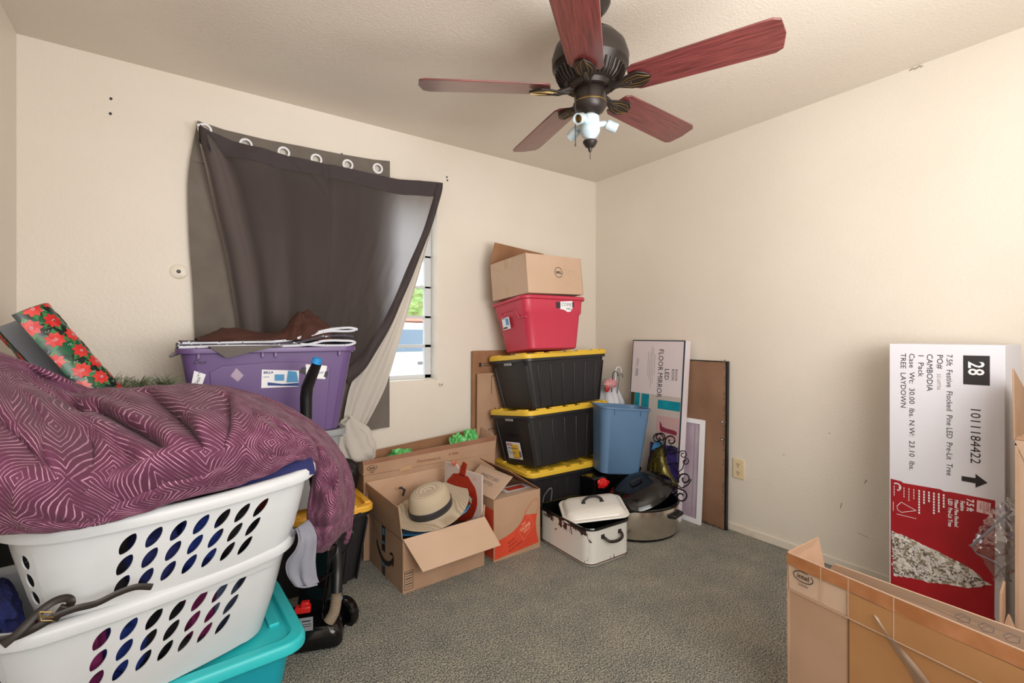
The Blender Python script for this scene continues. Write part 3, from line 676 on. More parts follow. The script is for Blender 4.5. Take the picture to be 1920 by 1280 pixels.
# navy bundle bulging above the upper basket's right end
b = MB()
Q = [at(440, 908, d=1.30), at(500, 885, d=1.36), at(560, 862, d=1.42), at(590, 858, d=1.46)]
def nv(u, v):
    p = cr(Q, u); a = v*PI; return p + V(-.02, .09, 0)*(1-math.cos(a)) + V(0, 0, .035*math.sin(a)-.02) + V(0, 0, -.03)*(1-math.sin(a)) + V(0, 0, .004*noise.noise(V(u*8, v*4, 0)))
b.grid(nv, 40, 16); tag(b.build('folded_navy_blanket', 'navy', None, solid=.006), 'navy blue cloth folded at the right end of the upper basket', 'blanket')

# ---------------------------------------------------------------- plum comforter
Fv = V(math.sin(YAW), math.cos(YAW), 0); Rv = V(math.cos(YAW), -math.sin(YAW), 0)
cols = [((-160, 1015, .84), (-160, 880, .80), (-150, 640, 1.12)), ((0, 994, .875), (-10, 850, .86), (-8, 686, 1.18)), ((110, 988, .93), (100, 860, .93), (70, 716, 1.3)),
        ((215, 968, 1.04), (200, 850, 1.06), (150, 740, 1.4)), ((320, 934, 1.14), (310, 830, 1.14), (260, 736, 1.52)), ((430, 908, 1.26), (420, 810, 1.24), (380, 728, 1.6)),
        ((500, 884, 1.35), (500, 808, 1.34), (480, 752, 1.64)), ((560, 860, 1.43), (560, 822, 1.45), (560, 792, 1.68)), ((590, 880, 1.56), (618, 868, 1.57), (622, 842, 1.71)),
        ((580, 960, 1.57), (625, 950, 1.56), (648, 905, 1.70)), ((585, 1015, 1.57), (618, 1005, 1.57), (646, 975, 1.68)), ((594, 1034, 1.60), (612, 1028, 1.6), (636, 1002, 1.66))]
rows = [[], [], [], [], [], []]
for i, (bo, bu, ri) in enumerate(cols):
    B_, U_, R_ = at(bo[0], bo[1], d=bo[2]), at(bu[0], bu[1], d=bu[2]), at(ri[0], ri[1], d=ri[2])
    hang = i > 7
    rows[0].append(B_ + Fv*.05 + V(0, 0, .02)); rows[1].append(B_); rows[2].append(U_); rows[3].append(R_)
    rows[4].append(R_ + Fv*(.07 if hang else .16) + V(0, 0, -.02 if hang else -.05)); rows[5].append(R_ + Fv*(.06 if hang else .24) + V(0, 0, -.06 if hang else -.26))
CREASE = [(.17, .57, .30, .50, .022, .045), (.30, .50, .37, .36, .02, .04), (.38, .55, .42, .33, .02, .035), (.17, .25, .45, .30, .022, .04), (.49, .52, .44, .33, .02, .03), (.56, .44, .63, .38, .02, .025), (.50, .33, .60, .28, .015, .02), (.05, .50, .20, .34, .03, .03), (.25, .42, .22, .30, .02, .025), (.66, .5, .70, .30, .02, .03), (.76, .3, .80, .55, .02, .025), (.85, .25, .88, .55, .02, .02)]
def comf(u, v):
    cp_ = [cr(rw, u) for rw in rows]; p = cr(cp_, v)
    # long soft folds that run from the left hump down to the right, plus small puckers
    w1 = noise.noise(V(u*7+v*3.2, v*2.0-u*1.5, 2)); w2 = noise.noise(V(u*15-v*6, v*7+u*4, 9)); w3 = noise.noise(V(u*34+v*9, v*16, 5))
    rdg = 1-abs(noise.noise(V(u*5.5+v*2.4, v*4.2-u*3.0, 14)))*2.2
    k = math.sin(PI*min(1, max(0, (v-.12)/.7)))
    n = (Fv*-.75 + V(0, 0, .55) + Rv*.25*(u > .6)).normalized()
    cr_ = 0
    for (ua, va, ub, vb, wd, dp) in CREASE:
        ex, ey = ub-ua, vb-va; t_ = max(0, min(1, ((u-ua)*ex+(v-va)*ey)/(ex*ex+ey*ey))); dd = math.hypot((u-ua-t_*ex)*1.7, v-va-t_*ey)
        cr_ += dp*(math.exp(-(dd/wd)**2) - .55*math.exp(-((dd-wd*1.9)/(wd*1.3))**2))*math.sin(PI*min(1, .15+t_*.85))**.5
    return p + n*(.026*w1*k + .020*w2*k + .007*w3 + .018*max(0, rdg)**3*k - cr_)
b = MB(); b.grid(comf, 260, 110, lambda u, v: (u*1.75, v*1.02))
o = b.build('comforter', 'quilt', None, smooth=180, solid=.012); tag(o, 'plum comforter with concentric diamond print heaped over the upper basket', 'comforter')

# ---------------------------------------------------------------- belt and grey garment on the lower basket
o = empty('leather_belt', (-.27, 1.42, .57), (0, 0, 0), 'dark leather belt lying over the lower basket rim with a brass buckle', 'belt'); O = o.location.copy()
b = MB()
pts = [at(-30, 1202, d=.93), at(20, 1196, d=.95), at(60, 1180, d=.965), at(95, 1160, d=.985), at(120, 1145, d=1.0), at(134, 1128, d=1.0), at(124, 1121, d=1.0), at(100, 1128, d=.99), at(70, 1150, d=.97), at(35, 1185, d=.945), at(5, 1210, d=.93)]
b.tube([cr(pts, k/60)-O for k in range(61)], .0022, 8, flat=3.5, up=(0, 0, 1))
pts = [at(95, 1158, d=.965), at(140, 1141, d=.99), at(180, 1131, d=1.02), at(220, 1112, d=1.05), at(255, 1100, d=1.075), at(285, 1100, d=1.10)]
b.tube([cr(pts, k/40)-O for k in range(41)], .0022, 8, flat=3.3, up=(0, 0, 1)); b.build('strap', 'leather', o)
b = MB(); p = at(86, 1155, d=.96)-O
b.tube([p+V(-.009, 0, .012), p+V(.009, 0, .006), p+V(.011, 0, -.012), p+V(-.007, 0, -.006), p+V(-.009, 0, .012)], .0016, 8); b.tube([p+V(-.008, -.004, .004), p+V(.012, -.004, -.004)], .0014, 6); b.build('buckle', 'bronze_gold', o)
b = MB(); p = at(112, 1148, d=.985)-O; b.box(p, (.014, .012, .03), Euler((0, .6, 0)).to_matrix()); b.build('keeper', 'leather', o, bevel=.002)
G1 = [at(545, 1008, d=1.47), at(556, 990, d=1.46), at(562, 1010, d=1.44), at(556, 1030, d=1.43), at(540, 1052, d=1.43), at(541, 1075, d=1.43), at(555, 1096, d=1.43)]
G2 = [at(572, 984, d=1.50), at(578, 976, d=1.49), at(592, 1000, d=1.47), at(591, 1030, d=1.46), at(590, 1060, d=1.45), at(592, 1080, d=1.45), at(596, 1094, d=1.45)]
b = MB(); b.grid(lambda u, v: cr(G1, v).lerp(cr(G2, v), u)+Fv*(-.012*math.sin(u*PI)-.008*math.sin(u*11)*v+.004*noise.noise(V(u*5, v*5, 0))), 24, 40)
g = b.build('grey_garment', 'grey_cloth', None, solid=.004); tag(g, 'grey garment hanging over the right rim of the lower basket', 'garment')
b = MB(); b.tube([cr(G1, k/40)+Fv*-.004 for k in range(41)] + [G1[-1].lerp(G2[-1], k/6)+Fv*(-.012*math.sin(k/6*PI)-.004) for k in range(1, 7)], .0028, 8); b.build('stitched_edge', 'grey_cloth', g)

# ---------------------------------------------------------------- black tote, grey bin, purple tote behind
hdx_tote((.42, 2.50, 0), (0, 0, 0), .74, .44, .37, 'black tote with amber yellow lid behind the vacuum cleaner', 'orange_yellow', False)
o = empty('grey_bin', (.345, 2.515, .378), (0, 0, 0), 'grey plastic bin under the purple tote', 'bin')
b = MB(); tub(b, .66, .38, .37, .86, .05, .022, .028); b.build('body', 'grey_plastic', o)
b = MB()
for s in (-1, 1): b.tube([(s*.322, -.06, .33), (s*.335, -.05, .31), (s*.335, .05, .31), (s*.322, .06, .33)], .006)
b.build('handle', 'grey_plastic', o)
PT = (.345, 2.46, .75)
o = empty('purple_tote', PT, (0, 0, 0), 'large purple plastic tote with taped notes, in front of the curtains', 'storage tote')
L_, W_, H_, t_ = .715, .39, .395, .83
b = MB(); tub(b, L_, W_, H_, t_, .05, .018, .022)
M = fface(L_, W_, H_, t_, .018, 'front')
ph = [(-.225, 0), (.215, 0), (.235, .30), (.20, .325), (0, .335), (-.20, .325), (-.245, .30)]
X0 = b.X; b.X = M; b.loft([[V(x, y, -.003) for x, y in ph], [V(x*.985, y*.985+.002, .005) for x, y in ph]], True, True); b.X = X0
for x in (-.28, -.05, .0, .27): b.box((x, -W_/2+.014, H_-.032), (.012, .012, .022))
pb = b.build('body', 'purple', o, bevel=.002)
b = MB()
for s in (-1, 1): b.tube([(s*.345, -.07, H_-.02), (s*.368, -.06, H_-.03), (s*.372, 0, H_-.035), (s*.368, .06, H_-.03), (s*.345, .07, H_-.02)], .007 if s < 0 else .002)
b.build('handle', 'grey_plastic', o)
def hx(px, py):      # place on the purple front, from the photo's reading of the face
    p = at(px, py, y=PT[1]-W_/2+.02)-V(*PT); return p.x, p.z
def patch(nm, mt, corners, par, lift, MM):
    bb = MB(); bb.poly([MM @ V(*hx(*c), lift) for c in corners]); return bb.build(nm, mt, par, smooth=0)
patch('bella_sticker', 'white', [(490, 727), (560, 724), (561, 694), (491, 692)], o, .0065, M)
b = MB(); x, y = hx(494, 698); addtext(b, M, 'BELLA', .014, x, y-.004, lift=.0078, bold=.0004); x, y = hx(493, 706); addtext(b, M, 'LARGE', .008, x, y-.003, lift=.0078)
b.build('sticker_lettering', 'navy_print', o, smooth=0)
patch('sticker_picture', 'sky_print', [(515, 713), (533, 713), (533, 701), (515, 701)], o, .0078, M)
patch('sticker_picture', 'sky_print', [(537, 716), (560, 716), (556, 696), (540, 694)], o, .0077, M)
patch('sticker_band', 'navy_print', [(502, 722), (560, 723), (560, 717), (530, 719), (502, 716)], o, .0079, M)
patch('note', 'white', [(357, 727), (376, 730), (386, 701), (364, 694)], o, .0065, M)
b = MB()
for s_, px, py, sz in (('Desi', 366, 722, .02), ('4-3', 369, 704, .012)): x, y = hx(px, py); addtext(b, M @ Matrix.Translation((x, y, 0)) @ Matrix.Rotation(math.radians(72), 4, 'Z'), s_, sz, 0, -.008, lift=.0075)
b.build('marker_writing', 'ink', o, smooth=0); b = MB(); x, y = hx(362, 680); addtext(b, M, 'Desi', .024, x, y-.005, shear=.3, lift=.003); b.build('marker_writing', 'ink', o, smooth=0)
K['tape_shiny'] = mat('crumpled_tape', (176, 158, 178), .25)
patch('tape_scrap', 'tape_shiny', [(432, 704), (446, 715), (457, 703), (443, 689)], o, .0065, M)
patch('note', 'white', [(574, 708), (610, 710), (613, 685), (573, 682)], o, .0065, M)
patch('tape', 'tape_black', [(560, 697), (573, 702), (574, 688), (567, 687)], o, .007, M)
patch('tape', 'tape_black', [(607, 706), (613, 707), (616, 696), (610, 695)], o, .007, M)
b = MB(); x, y = hx(592, 699); addtext(b, M, 'Look', .016, x, y-.002, shear=.3, lift=.0075); b.build('blue_writing', 'navy_print', o, smooth=0)
# towels and mats stacked on the purple tote
zt = PT[2]+H_
def mat_sheet(pts2, y0, y1, nm, mt, label, grp='towels folded on the purple tote', th=.010, cat='towel'):
    b = MB(); pts = [V(x, 0, z) for x, z in pts2]
    b.grid(lambda u, v: cr(pts, u)+V(0, y0+(y1-y0)*v+.01*noise.noise(V(u*4, 0, y0)), .003*noise.noise(V(u*8, v*4, 1))), 60, 10)
    o = b.build(nm, mt, None, solid=th); tag(o, label, cat, grp); return o
mat_sheet([(-.0, zt+.006), (.2, zt+.008), (.45, zt+.007), (.55, zt+.026), (.66, zt+.026), (.695, zt+.017), (.66, zt+.005), (.52, zt+.007), (.45, zt+.012)], 2.30, 2.66, 'folded_towel', 'towel', 'pale dotted towel at the bottom of the pile, folded back at its right end')
mat_sheet([(-.01, zt+.013), (.2, zt+.014), (.42, zt+.018), (.50, zt+.034), (.60, zt+.052), (.69, zt+.046)], 2.31, 2.65, 'folded_towel', 'towel_dark', 'dark patterned towel in the middle of the pile on the purple tote')
mat_sheet([(-.0, zt+.021), (.2, zt+.022), (.40, zt+.030), (.50, zt+.060), (.60, zt+.082), (.68, zt+.088), (.71, zt+.080), (.68, zt+.074), (.58, zt+.071), (.50, zt+.053)], 2.32, 2.64, 'folded_towel', 'towel', 'pale dotted towel on top of the pile, curling up at the right')
mat_sheet([(.0, zt+.028), (.15, zt+.026), (.30, zt+.03), (.38, zt+.032)], 2.33, 2.63, 'folded_towel', 'towel_dark', 'dark patterned towel on top of the pile, at its left end', th=.004)
b = MB(); fl = [V(.10, 2.275, zt+.004), V(.20, 2.272, zt-.022), V(.155, 2.27, zt-.050), V(.36, 2.275, zt+.003)]
b.grid(lambda u, v: V(.10+.27*u, 2.255, zt+.006-.046*v*max(0, 1-abs(u-.22)/(.22 if u < .22 else .70))), 30, 8)
b.grid(lambda u, v: V(.10+.27*u, 2.255+.08*v, zt+.006), 30, 4)
tag(b.build('hanging_towel', 'towel_grey', None, solid=.004), 'grey towel corner hanging over the front of the purple tote', 'towel')
# brown cloth
b = MB()
top = [V(.06, 0, .012), V(.12, 0, .035), V(.17, 0, .055), V(.24, 0, .045), V(.34, 0, .032), V(.40, 0, .050), V(.44, 0, .105), V(.48, 0, .130), V(.54, 0, .110), V(.59, 0, .07)]
def bc(u, v):
    p = cr(top, u); a = v*PI; rz = p.z-.002
    n1 = noise.noise(V(u*9, v*5, 3)); n2 = noise.noise(V(u*26, v*9, 8))
    return V(p.x+.01*n1, 2.41-.09*math.cos(a)*(1+.3*n1), zt+.03+rz*math.sin(a)*(1+.25*n1+.12*n2))
b.grid(bc, 90, 34); tag(b.build('brown_cloth', 'brown_cloth', None, solid=.004), 'crumpled dark brown cloth on top of the towel pile', 'cloth')

# ---------------------------------------------------------------- wrapping paper, pine sprig and the crate they stand on
o = empty('black_crate', (-.30, 2.40, 0), (0, 0, 0), 'black crate in the corner behind the comforter', 'crate')
b = MB(); tub(b, .42, .50, .90, .92, .03, .012, .02); b.build('body', 'black', o)
b = MB(); b.loft([rr(.42, .50, .04, .90), rr(.43, .51, .04, .905), rr(.42, .50, .04, .92)], True, True); b.build('lid', 'black', o)
A0, A1 = V(-.438, 2.26, 1.265), V(-.215, 2.26, .922); ax = (A1-A0).normalized(); fr = frame(A0, ax.cross(V(0, 1, 0)), V(0, -1, 0).cross(ax).cross(ax)*-1)
n1 = V(0, -1, 0); n2 = ax.cross(n1).normalized()
if n2.x < 0: n2 = -n2
o = empty('gift_wrap_roll', tuple(A1), (0, 0, 0), 'loose roll of poinsettia gift wrap with grey inside, leaning at the left corner', 'gift wrap')
ln = (A1-A0).length
def wrap(r, nm, mt):
    b = MB()
    def fn(u, v):
        a = math.radians(140+312*u); rr_ = r*(1+.25*(u > .5)*(u-.5)); return A0+ax*(v*ln)+(n2*math.cos(a)+n1*math.sin(a))*rr_ - A1
    b.grid(fn, 48, 6, ); return b.build(nm, mt, o, smooth=60)
K['gift_base'] = mat('dark_green_wrap', (20, 40, 36), .25, c2=(26, 92, 62), scale=16, lo=.5, hi=.54); K['petal'] = mat('red_petals', (206, 38, 42), .3, c2=(226, 76, 70), scale=30); K['leafg'] = mat('green_leaves', (30, 138, 86), .3, c2=(86, 120, 60), scale=20)
wrap(.0765, 'paper_inside', 'paper_grey')
def on_sheet(s, t, lift):       # s along the curve in metres, t down the roll in metres
    a = math.radians(140)+s/.078; rr_ = .078*(1+.25*max(0, (a-math.radians(140))/math.radians(312)-.5)) + lift
    return A0+ax*t+(n2*math.cos(a)+n1*math.sin(a))*rr_ - A1
rnd = random.Random(12); FL_ = []
Lc_ = math.radians(312)*.078
bf = MB(); bf.grid(lambda u, v: on_sheet(u*Lc_, v*ln, 0), 48, 6); bl2 = bc2 = bf
def petal(bm, s, t, ang, ln_, wd_, lift):
    pts = [(0, 0), (.3, .8), (.6, 1), (1, 0), (.6, -1), (.3, -.8)]; ids = []
    for x, y in pts:
        x *= ln_; y *= wd_; ids.append(on_sheet(min(max(s+x*math.cos(ang)-y*math.sin(ang), .002), Lc_-.002), min(max(t+x*math.sin(ang)+y*math.cos(ang), .002), ln-.002), lift))
    bm.mi = {.0008: 1, .0016: 2}.get(round(lift, 4), 3 if lift > .0028 else (1 if lift < .0013 else 2)); bm.poly(ids)
for i in range(7):
    for j in range(7):
        s, t = (i+.5*(j % 2)+rnd.uniform(-.15, .15))*.064, (j+rnd.uniform(-.15, .15))*.060
        k0 = rnd.random()*6
        for k in range(4): petal(bl2, s, t, k0+k*1.7, .040, .010, .0008+.0001*k)
        for k in range(8): petal(bf, s, t, k0+k*PI/4, .028, .0085, .0016+.0001*k)
        for k in range(5): petal(bc2, s+.002*math.cos(k*1.3), t+.002*math.sin(k*1.3), k, .004, .0015, .0032)
        for k in range(3): petal(bc2, s+.03+.004*k, t+.026+.003*(k % 2), 0, .003, .0015, .0030)
bf.build('printed_sheet', ['gift_base', 'leafg', 'petal', 'towel'], o, smooth=60, weld=False)
b = MB(); rnd = random.Random(7)
K['pine'] = mat('artificial_pine', (74, 84, 60), .7, c2=(112, 122, 92), scale=20)
for s_ in range(7):
    c0 = V(-.20+.024*s_, 2.30+.02*math.sin(s_), .93); tip = c0+V(rnd.uniform(-.02, .03), rnd.uniform(-.03, .03), .07+.035*rnd.random())
    b.tube([c0, tip], .0015, 4)
    for k in range(110):
        t = rnd.random(); p = c0.lerp(tip, t); a = rnd.random()*2*PI; d = V(math.cos(a)*1.0, math.sin(a)*.6, .35+.8*rnd.random()).normalized()*rnd.uniform(.04, .075)
        b.tube([p, p+d*.6, p+d+V(0, 0, -.008)], [.0011, .0009, .0002], 3)
tag(b.build('pine_sprig', 'pine', None, smooth=0, weld=False), 'artificial pine sprig poking up behind the comforter', 'pine sprig')['kind'] = 'thing'

# ---------------------------------------------------------------- vacuum cleaner
VX = V(.43, 2.05, 0)
o = empty('vacuum_cleaner', tuple(VX), (0, 0, 0), 'black upright vacuum cleaner with blue-tipped handle beside the laundry baskets', 'vacuum cleaner')
Q = lambda px, py, d: at(px, py, d=d)-VX
b = MB(); b.tube([Q(594, 682, 1.93), Q(585, 703, 1.95), Q(576, 725, 1.965), Q(574, 745, 1.97), Q(574, 790, 1.97), Q(584, 860, 1.98), Q(600, 960, 1.98), Q(606, 1060, 1.97)], [.019, .022, .024, .024, .023, .022, .022, .025], 14); b.build('handle', 'black', o)
b = MB(); b.tube([Q(596, 671, 1.93), Q(592, 681, 1.93)], [.018, .02], 14); K['cyan'] = mat('blue_tip_plastic', (30, 140, 210), .4); b.build('handle_cap', 'cyan', o)
b = MB(); pth = [Q(610, 1000, 1.97), Q(600, 1080, 1.95), Q(590, 1150, 1.93)]
b.loft([[Q(px, py, 1.93)+Rv*x_+Fv*y_ for x_, y_ in ((-.055, -.04), (.055, -.04), (.07, 0), (.055, .07), (-.055, .07), (-.07, 0))] for px, py in ((600, 1020), (598, 1060), (592, 1120), (586, 1175))], True, True); b.build('dust_bin_housing', 'gloss_black', o, bevel=.008)
b = MB(); b.X = Matrix.Translation((-.0, -.055, 0)) @ Matrix.Rotation(math.radians(-20), 4, 'Z')
b.loft([rr(.24, .20, .03, .008), rr(.25, .21, .035, .02), rr(.24, .20, .035, .06), rr(.20, .17, .03, .085), rr(.15, .12, .03, .095)], True, True); b.build('floor_nozzle', 'gloss_black', o)
b = MB(); b.X = Matrix.Translation(at(646, 1148, d=1.99)-VX) @ Matrix.Rotation(math.radians(28), 4, 'Z') @ Matrix.Rotation(PI/2, 4, 'Y')
b.lathe([(0, .022), (.03, .022), (.036, .018), (.060, .022), (.066, .012), (.066, -.014), (.058, -.02), (0, -.02)], 32); b.build('wheel', 'gloss_black', o)
b = MB(); hp = [Q(628, 985, 1.96), Q(630, 1030, 1.95), Q(632, 1075, 1.90), Q(631, 1115, 1.87)]; b.tube([cr(hp, k/30) for k in range(31)], [.022+.0016*(k % 2)*(k < 9) for k in range(31)], 14); b.build('upper_hose', 'black', o)
b = MB(); hp = [Q(631, 1112, 1.86), Q(630, 1128, 1.85), Q(626, 1148, 1.84), Q(616, 1166, 1.83)]; b.tube([cr(hp, k/44) for k in range(45)], [.0185+.0028*(k % 2) for k in range(45)], 16)
K['tan'] = mat('tan_hose', (150, 134, 116), .5); b.build('ribbed_hose', 'tan', o)
b = MB(); b.lathe([(.023, -.008), (.0235, .008)], 20, Q(631, 1120, 1.86)); K['bluegrey'] = mat('blue_grey_collar', (112, 128, 150), .4); b.build('hose_collar', 'bluegrey', o)
RM = Euler((0, 0, math.radians(-20))).to_matrix()
b = MB(); b.box(Q(568, 1141, 1.80), (.056, .03, .024), RM); b.box(Q(572, 1132, 1.80), (.03, .025, .02), RM); K['vacred'] = mat('red_latch_plastic', (206, 32, 30), .35); b.build('release_latch', 'vacred', o, bevel=.004)
b = MB(); p = Q(574, 1170, 1.78); b.box(p, (.048, .002, .05), RM); b.build('rating_label', 'paper_grey', o, smooth=0)
b = MB(); b.box(p+V(0, -.0015, .012), (.03, .001, .004), RM); b.box(p+V(.0, -.0015, -.0), (.035, .001, .002), RM); b.box(p+V(.0, -.0015, -.008), (.035, .001, .002), RM); b.build('label_print', 'ink', o, smooth=0)
b = MB(); b.tube([Q(598, 1090, 1.86), Q(612, 1080, 1.86), Q(626, 1070, 1.87)], [.008, .01, .004], 8, .5); b.build('cord_hook', 'black', o)
b = MB(); cpts = [at(645, 960, d=2.0), at(655, 975, d=2.0), at(668, 966, d=2.02), at(676, 962, d=2.02), at(668, 972, d=2.0), at(652, 985, d=1.99), at(662, 1000, d=1.99), at(655, 1020, d=1.98), at(640, 1040, d=1.97), at(628, 1045, d=1.96)]
b.tube([cr(cpts, k/80)-VX for k in range(81)], .0035, 8)
cpts = [at(640, 985, d=2.0), at(655, 972, d=2.0), at(664, 978, d=2.0), at(648, 990, d=2.0), at(650, 950, d=2.0)]
b.tube([cr(cpts, k/50)-VX for k in range(51)], .0035, 8); b.build('power_cord', 'black', o)
# ================================================================ stack of totes by the corner
t3, body3, _ = hdx_tote((2.10, 2.475, 0), (0, 0, -2), .74, .45, .357, 'black tote with yellow lid standing on the carpet, lowest of the corner stack', group='black totes with yellow lids stacked in the corner')
t2, body2, M2 = hdx_tote((2.091, 2.469, .362), (-6.2, .3, 4.5), .78, .42, .352, 'black tote with yellow lid and a white sticker, middle of the corner stack', group='black totes with yellow lids stacked in the corner')
t1, body1, M1 = hdx_tote((2.116, 2.515, .722), (-5.4, -.9, 4.5), .785, .42, .348, 'black tote with yellow lid and embossed letters, under the red bin', group='black totes with yellow lids stacked in the corner')
b = MB(); rect(b, M2, -.085, .045, .055, .155, .009); st = b.build('product_sticker', 'white', t2, smooth=0)
b = MB(); rect(b, M2, -.035, .05, .035, .14, .0098); K['sticker_yellow'] = mat('sticker_yellow', (240, 196, 60), .5); b.build('sticker_panel', 'sticker_yellow', st, smooth=0)
b = MB(); addtext(b, M2, 'HDX', .024, -.078, .13, lift=.0105, bold=.0006); b.build('sticker_brand', 'label_red', st, smooth=0)
b = MB(); addtext(b, M2, 'Tough', .03, -.075, .078, lift=.0106); rect(b, M2, .03, .06, .05, .10, .0105); rect(b, M2, -.075, .112, .02, .118, .0105); rect(b, M2, -.03, .052, .03, .056, .0106); b.build('sticker_print', 'ink_grey', st, smooth=0)

# ---------------------------------------------------------------- red bin
o = empty('red_tote', (1.946, 2.43, 1.092), (-6.7, .1, -2.8), 'red plastic tote with a handwritten note, on top of the black totes', 'storage tote')
L_, W_, H_, t_ = .505, .415, .33, .84
b = MB(); Li, Wi = L_-.03, W_-.03
b.loft([rr(Li*.80-.02, Wi*.80-.02, .04, 0), rr(Li*.80, Wi*.80, .045, .006), rr(Li*.925, Wi*.925, .05, .215), rr(Li*.965, Wi*.965, .05, .228), rr(Li, Wi, .05, .308), rr(L_, W_, .06, .308), rr(L_+.004, W_+.004, .06, .32), rr(L_, W_, .06, .33), rr(Li-.008, Wi-.008, .05, .33), rr(Li*.8-.01, Wi*.8-.01, .045, .012)], True, True)
body = b.build('body', 'red', o, bevel=.003)
ML = frame((-(Li*.82)/2, 0, 0), (0, -1, 0), (-(Li*.16)/2, 0, .30))
b = MB(); X0 = b.X; b.X = ML
K['red_dark'] = mat('red_recess_plastic', (150, 28, 50), .5)
b.tube([(-.11, .20, .0), (-.10, .25, .006), (-.07, .262, .007), (.05, .262, .007), (.08, .25, .006), (.10, .205, .004), (.17, .20, .0)], .006, 8); b.build('handle_recess', 'red', body)
b = MB(); rect(b, ML, -.09, .15, .0, .225, .013); st = b.build('product_sticker', 'white', o, smooth=0)
b = MB(); rect(b, ML, -.045, .175, -.012, .218, .0138); b.build('sticker_photo', 'sky_print', st, smooth=0)
b = MB(); rect(b, ML, -.085, .155, -.035, .165, .0138); rect(b, ML, -.085, .218, -.05, .222, .0138); b.build('sticker_print', 'ink', st, smooth=0)
MF = frame((0, -(Wi*.965)/2-.0015, .243), (1, 0, 0), (0, -Wi*.0175, .08))
b = MB(); b.poly([MF @ V(x, y, .003) for x, y in ((.03, .052), (.13, .060), (.135, .02), (.115, -.008), (.09, -.012), (.06, .002), (.028, .006))]); nt_ = b.build('paper_note', 'white', o, smooth=0)
b = MB(); rect(b, MF, .0, .01, .032, .05, .0036); b.build('tape', 'tape_black', nt_, smooth=0)
b = MB(); rect(b, MF, .128, .018, .142, .052, .0036); b.build('tape', 'tape_black', nt_, smooth=0)
b = MB(); addtext(b, MF, 'COFIE', .030, .040, .025, lift=.0045); addtext(b, MF, 'MAS', .024, .078, .0, lift=.0045); b.build('marker_writing', 'ink_grey', nt_, smooth=0)

# ---------------------------------------------------------------- cartons
def carton(name, loc, rot, L, W, H, label, m='card', mi='card_pale', closed=False, t=.005, cat='box', group=None):
    o = empty(name, loc, rot, label, cat, group); b = MB()
    if closed: b.box((0, 0, H/2), (L, W, H))
    else:
        for c, s in (((0, -W/2+t/2, H/2), (L, t, H)), ((0, W/2-t/2, H/2), (L, t, H)), ((-L/2+t/2, 0, H/2), (t, W, H)), ((L/2-t/2, 0, H/2), (t, W, H)), ((0, 0, t/2), (L, W, t))): b.box(c, s)
    return o, b.build('body', m, o, smooth=0, bevel=.0015)
def flap(par, pts, m='card_pale', t=.004, nm='flap'):
    b = MB(); b.panel(*pts, t=t); return b.build(nm, m, par, smooth=0, bevel=.001)
DL, DW, DH = .47, .362, .238
o, body = carton('cardboard_box', (1.918, 2.428, 1.438), (-5.1, -1.3, 3.0), DL, DW, DH, 'cardboard box with round computer logo, topmost of the corner stack', 'card_light', 'card')
x, y, h = DL/2, DW/2, DH
flap(o, [(-x, y, h), (x*.98, y, h), (x*.93, y-.03, h+.105), (-x+.035, y-.02, h+.15)], 'card_dark')
flap(o, [(-x, -y, h), (-x, y, h), (-x+.15, y-.02, h-.02), (-x+.15, -y+.02, h-.02)], 'card')
flap(o, [(x, -y, h), (x, y, h), (x-.15, y-.02, h-.015), (x-.15, -y+.02, h-.015)], 'card')
MD = frame((0, -y, 0), (1, 0, 0), (0, 0, 1))
b = MB(); p = arc(.025, .135, .0335, .0335, 0, 360, 48); q = arc(.025, .135, .0300, .0300, 0, 360, 48)
b.loft([[MD @ V(a, c, .001) for a, c in p], [MD @ V(a, c, .001) for a, c in q]], closed=False)
addtext(b, MD, 'D', .021, .003, .1275, bold=.001); addtext(b, MD @ Matrix.Translation((.0235, .1345, 0)) @ Matrix.Rotation(math.radians(-40), 4, 'Z'), 'E', .018, -.006, -.006, bold=.001); addtext(b, MD, 'LL', .021, .0285, .1275, bold=.001)
b.build('round_logo', 'ink', o, smooth=0)
b = MB(); rnd = random.Random(5)
for k in range(34):
    a, c = rnd.gauss(.10, .03), rnd.gauss(.145, .035); rect(b, MD, a, c, a+.006, c+.003, .0006)
K['faint_ink'] = mat('faint_grey_print', (164, 148, 136), .8); b.build('faint_print', 'faint_ink', o, smooth=0)
MS = frame((-x, 0, 0), (0, -1, 0), (0, 0, 1)); b = MB(); rect(b, MS, -.03, .18, .045, h, .001); rect(b, MS, -.02, 0, .03, .06, .001); b.build('tape_strip', 'tape_clear', o, smooth=0)

# flat cardboard leaning on the back wall
o = empty('flattened_box', (1.76, 2.755, 0), (.6, 0, 0), 'taller flattened cardboard leaning on the back wall behind the totes', 'cardboard')
b = MB(); b.box((0, 0, .545), (.31, .012, 1.09)); b.build('panel', 'card_dark', o, smooth=0, bevel=.002)
b = MB(); Mq = frame((-.155, -.006, 0), (1, 0, 0), (0, 0, 1)); rect(b, Mq, .05, .98, .07, 1.01); rect(b, Mq, .085, .985, .15, .99); rect(b, Mq, .085, 1.0, .15, 1.004); b.build('print', 'ink', o, smooth=0)
o = empty('flattened_box', (1.78, 2.727, 0), (1.0, 0, 0), 'shorter flattened cardboard leaning in front of the taller sheet', 'cardboard')
b = MB(); b.box((0, 0, .47), (.31, .012, .94)); b.build('panel', 'card', o, smooth=0, bevel=.002)
b = MB(); Mq = frame((-.155, -.006, 0), (1, 0, 0), (0, 0, 1))
for p in ([(.11, .8), (.11, .92), (.18, .92)], [(.10, .62), (.14, .70), (.19, .62)], [(.09, .40), (.09, .56), (.16, .56)]): strokes(b, Mq, p, .004)
addtext(b, Mq @ Matrix.Translation((.075, .42, 0)) @ Matrix.Rotation(PI/2, 4, 'Z'), '198041', .03, 0, 0); b.build('print', 'ink', o, smooth=0)

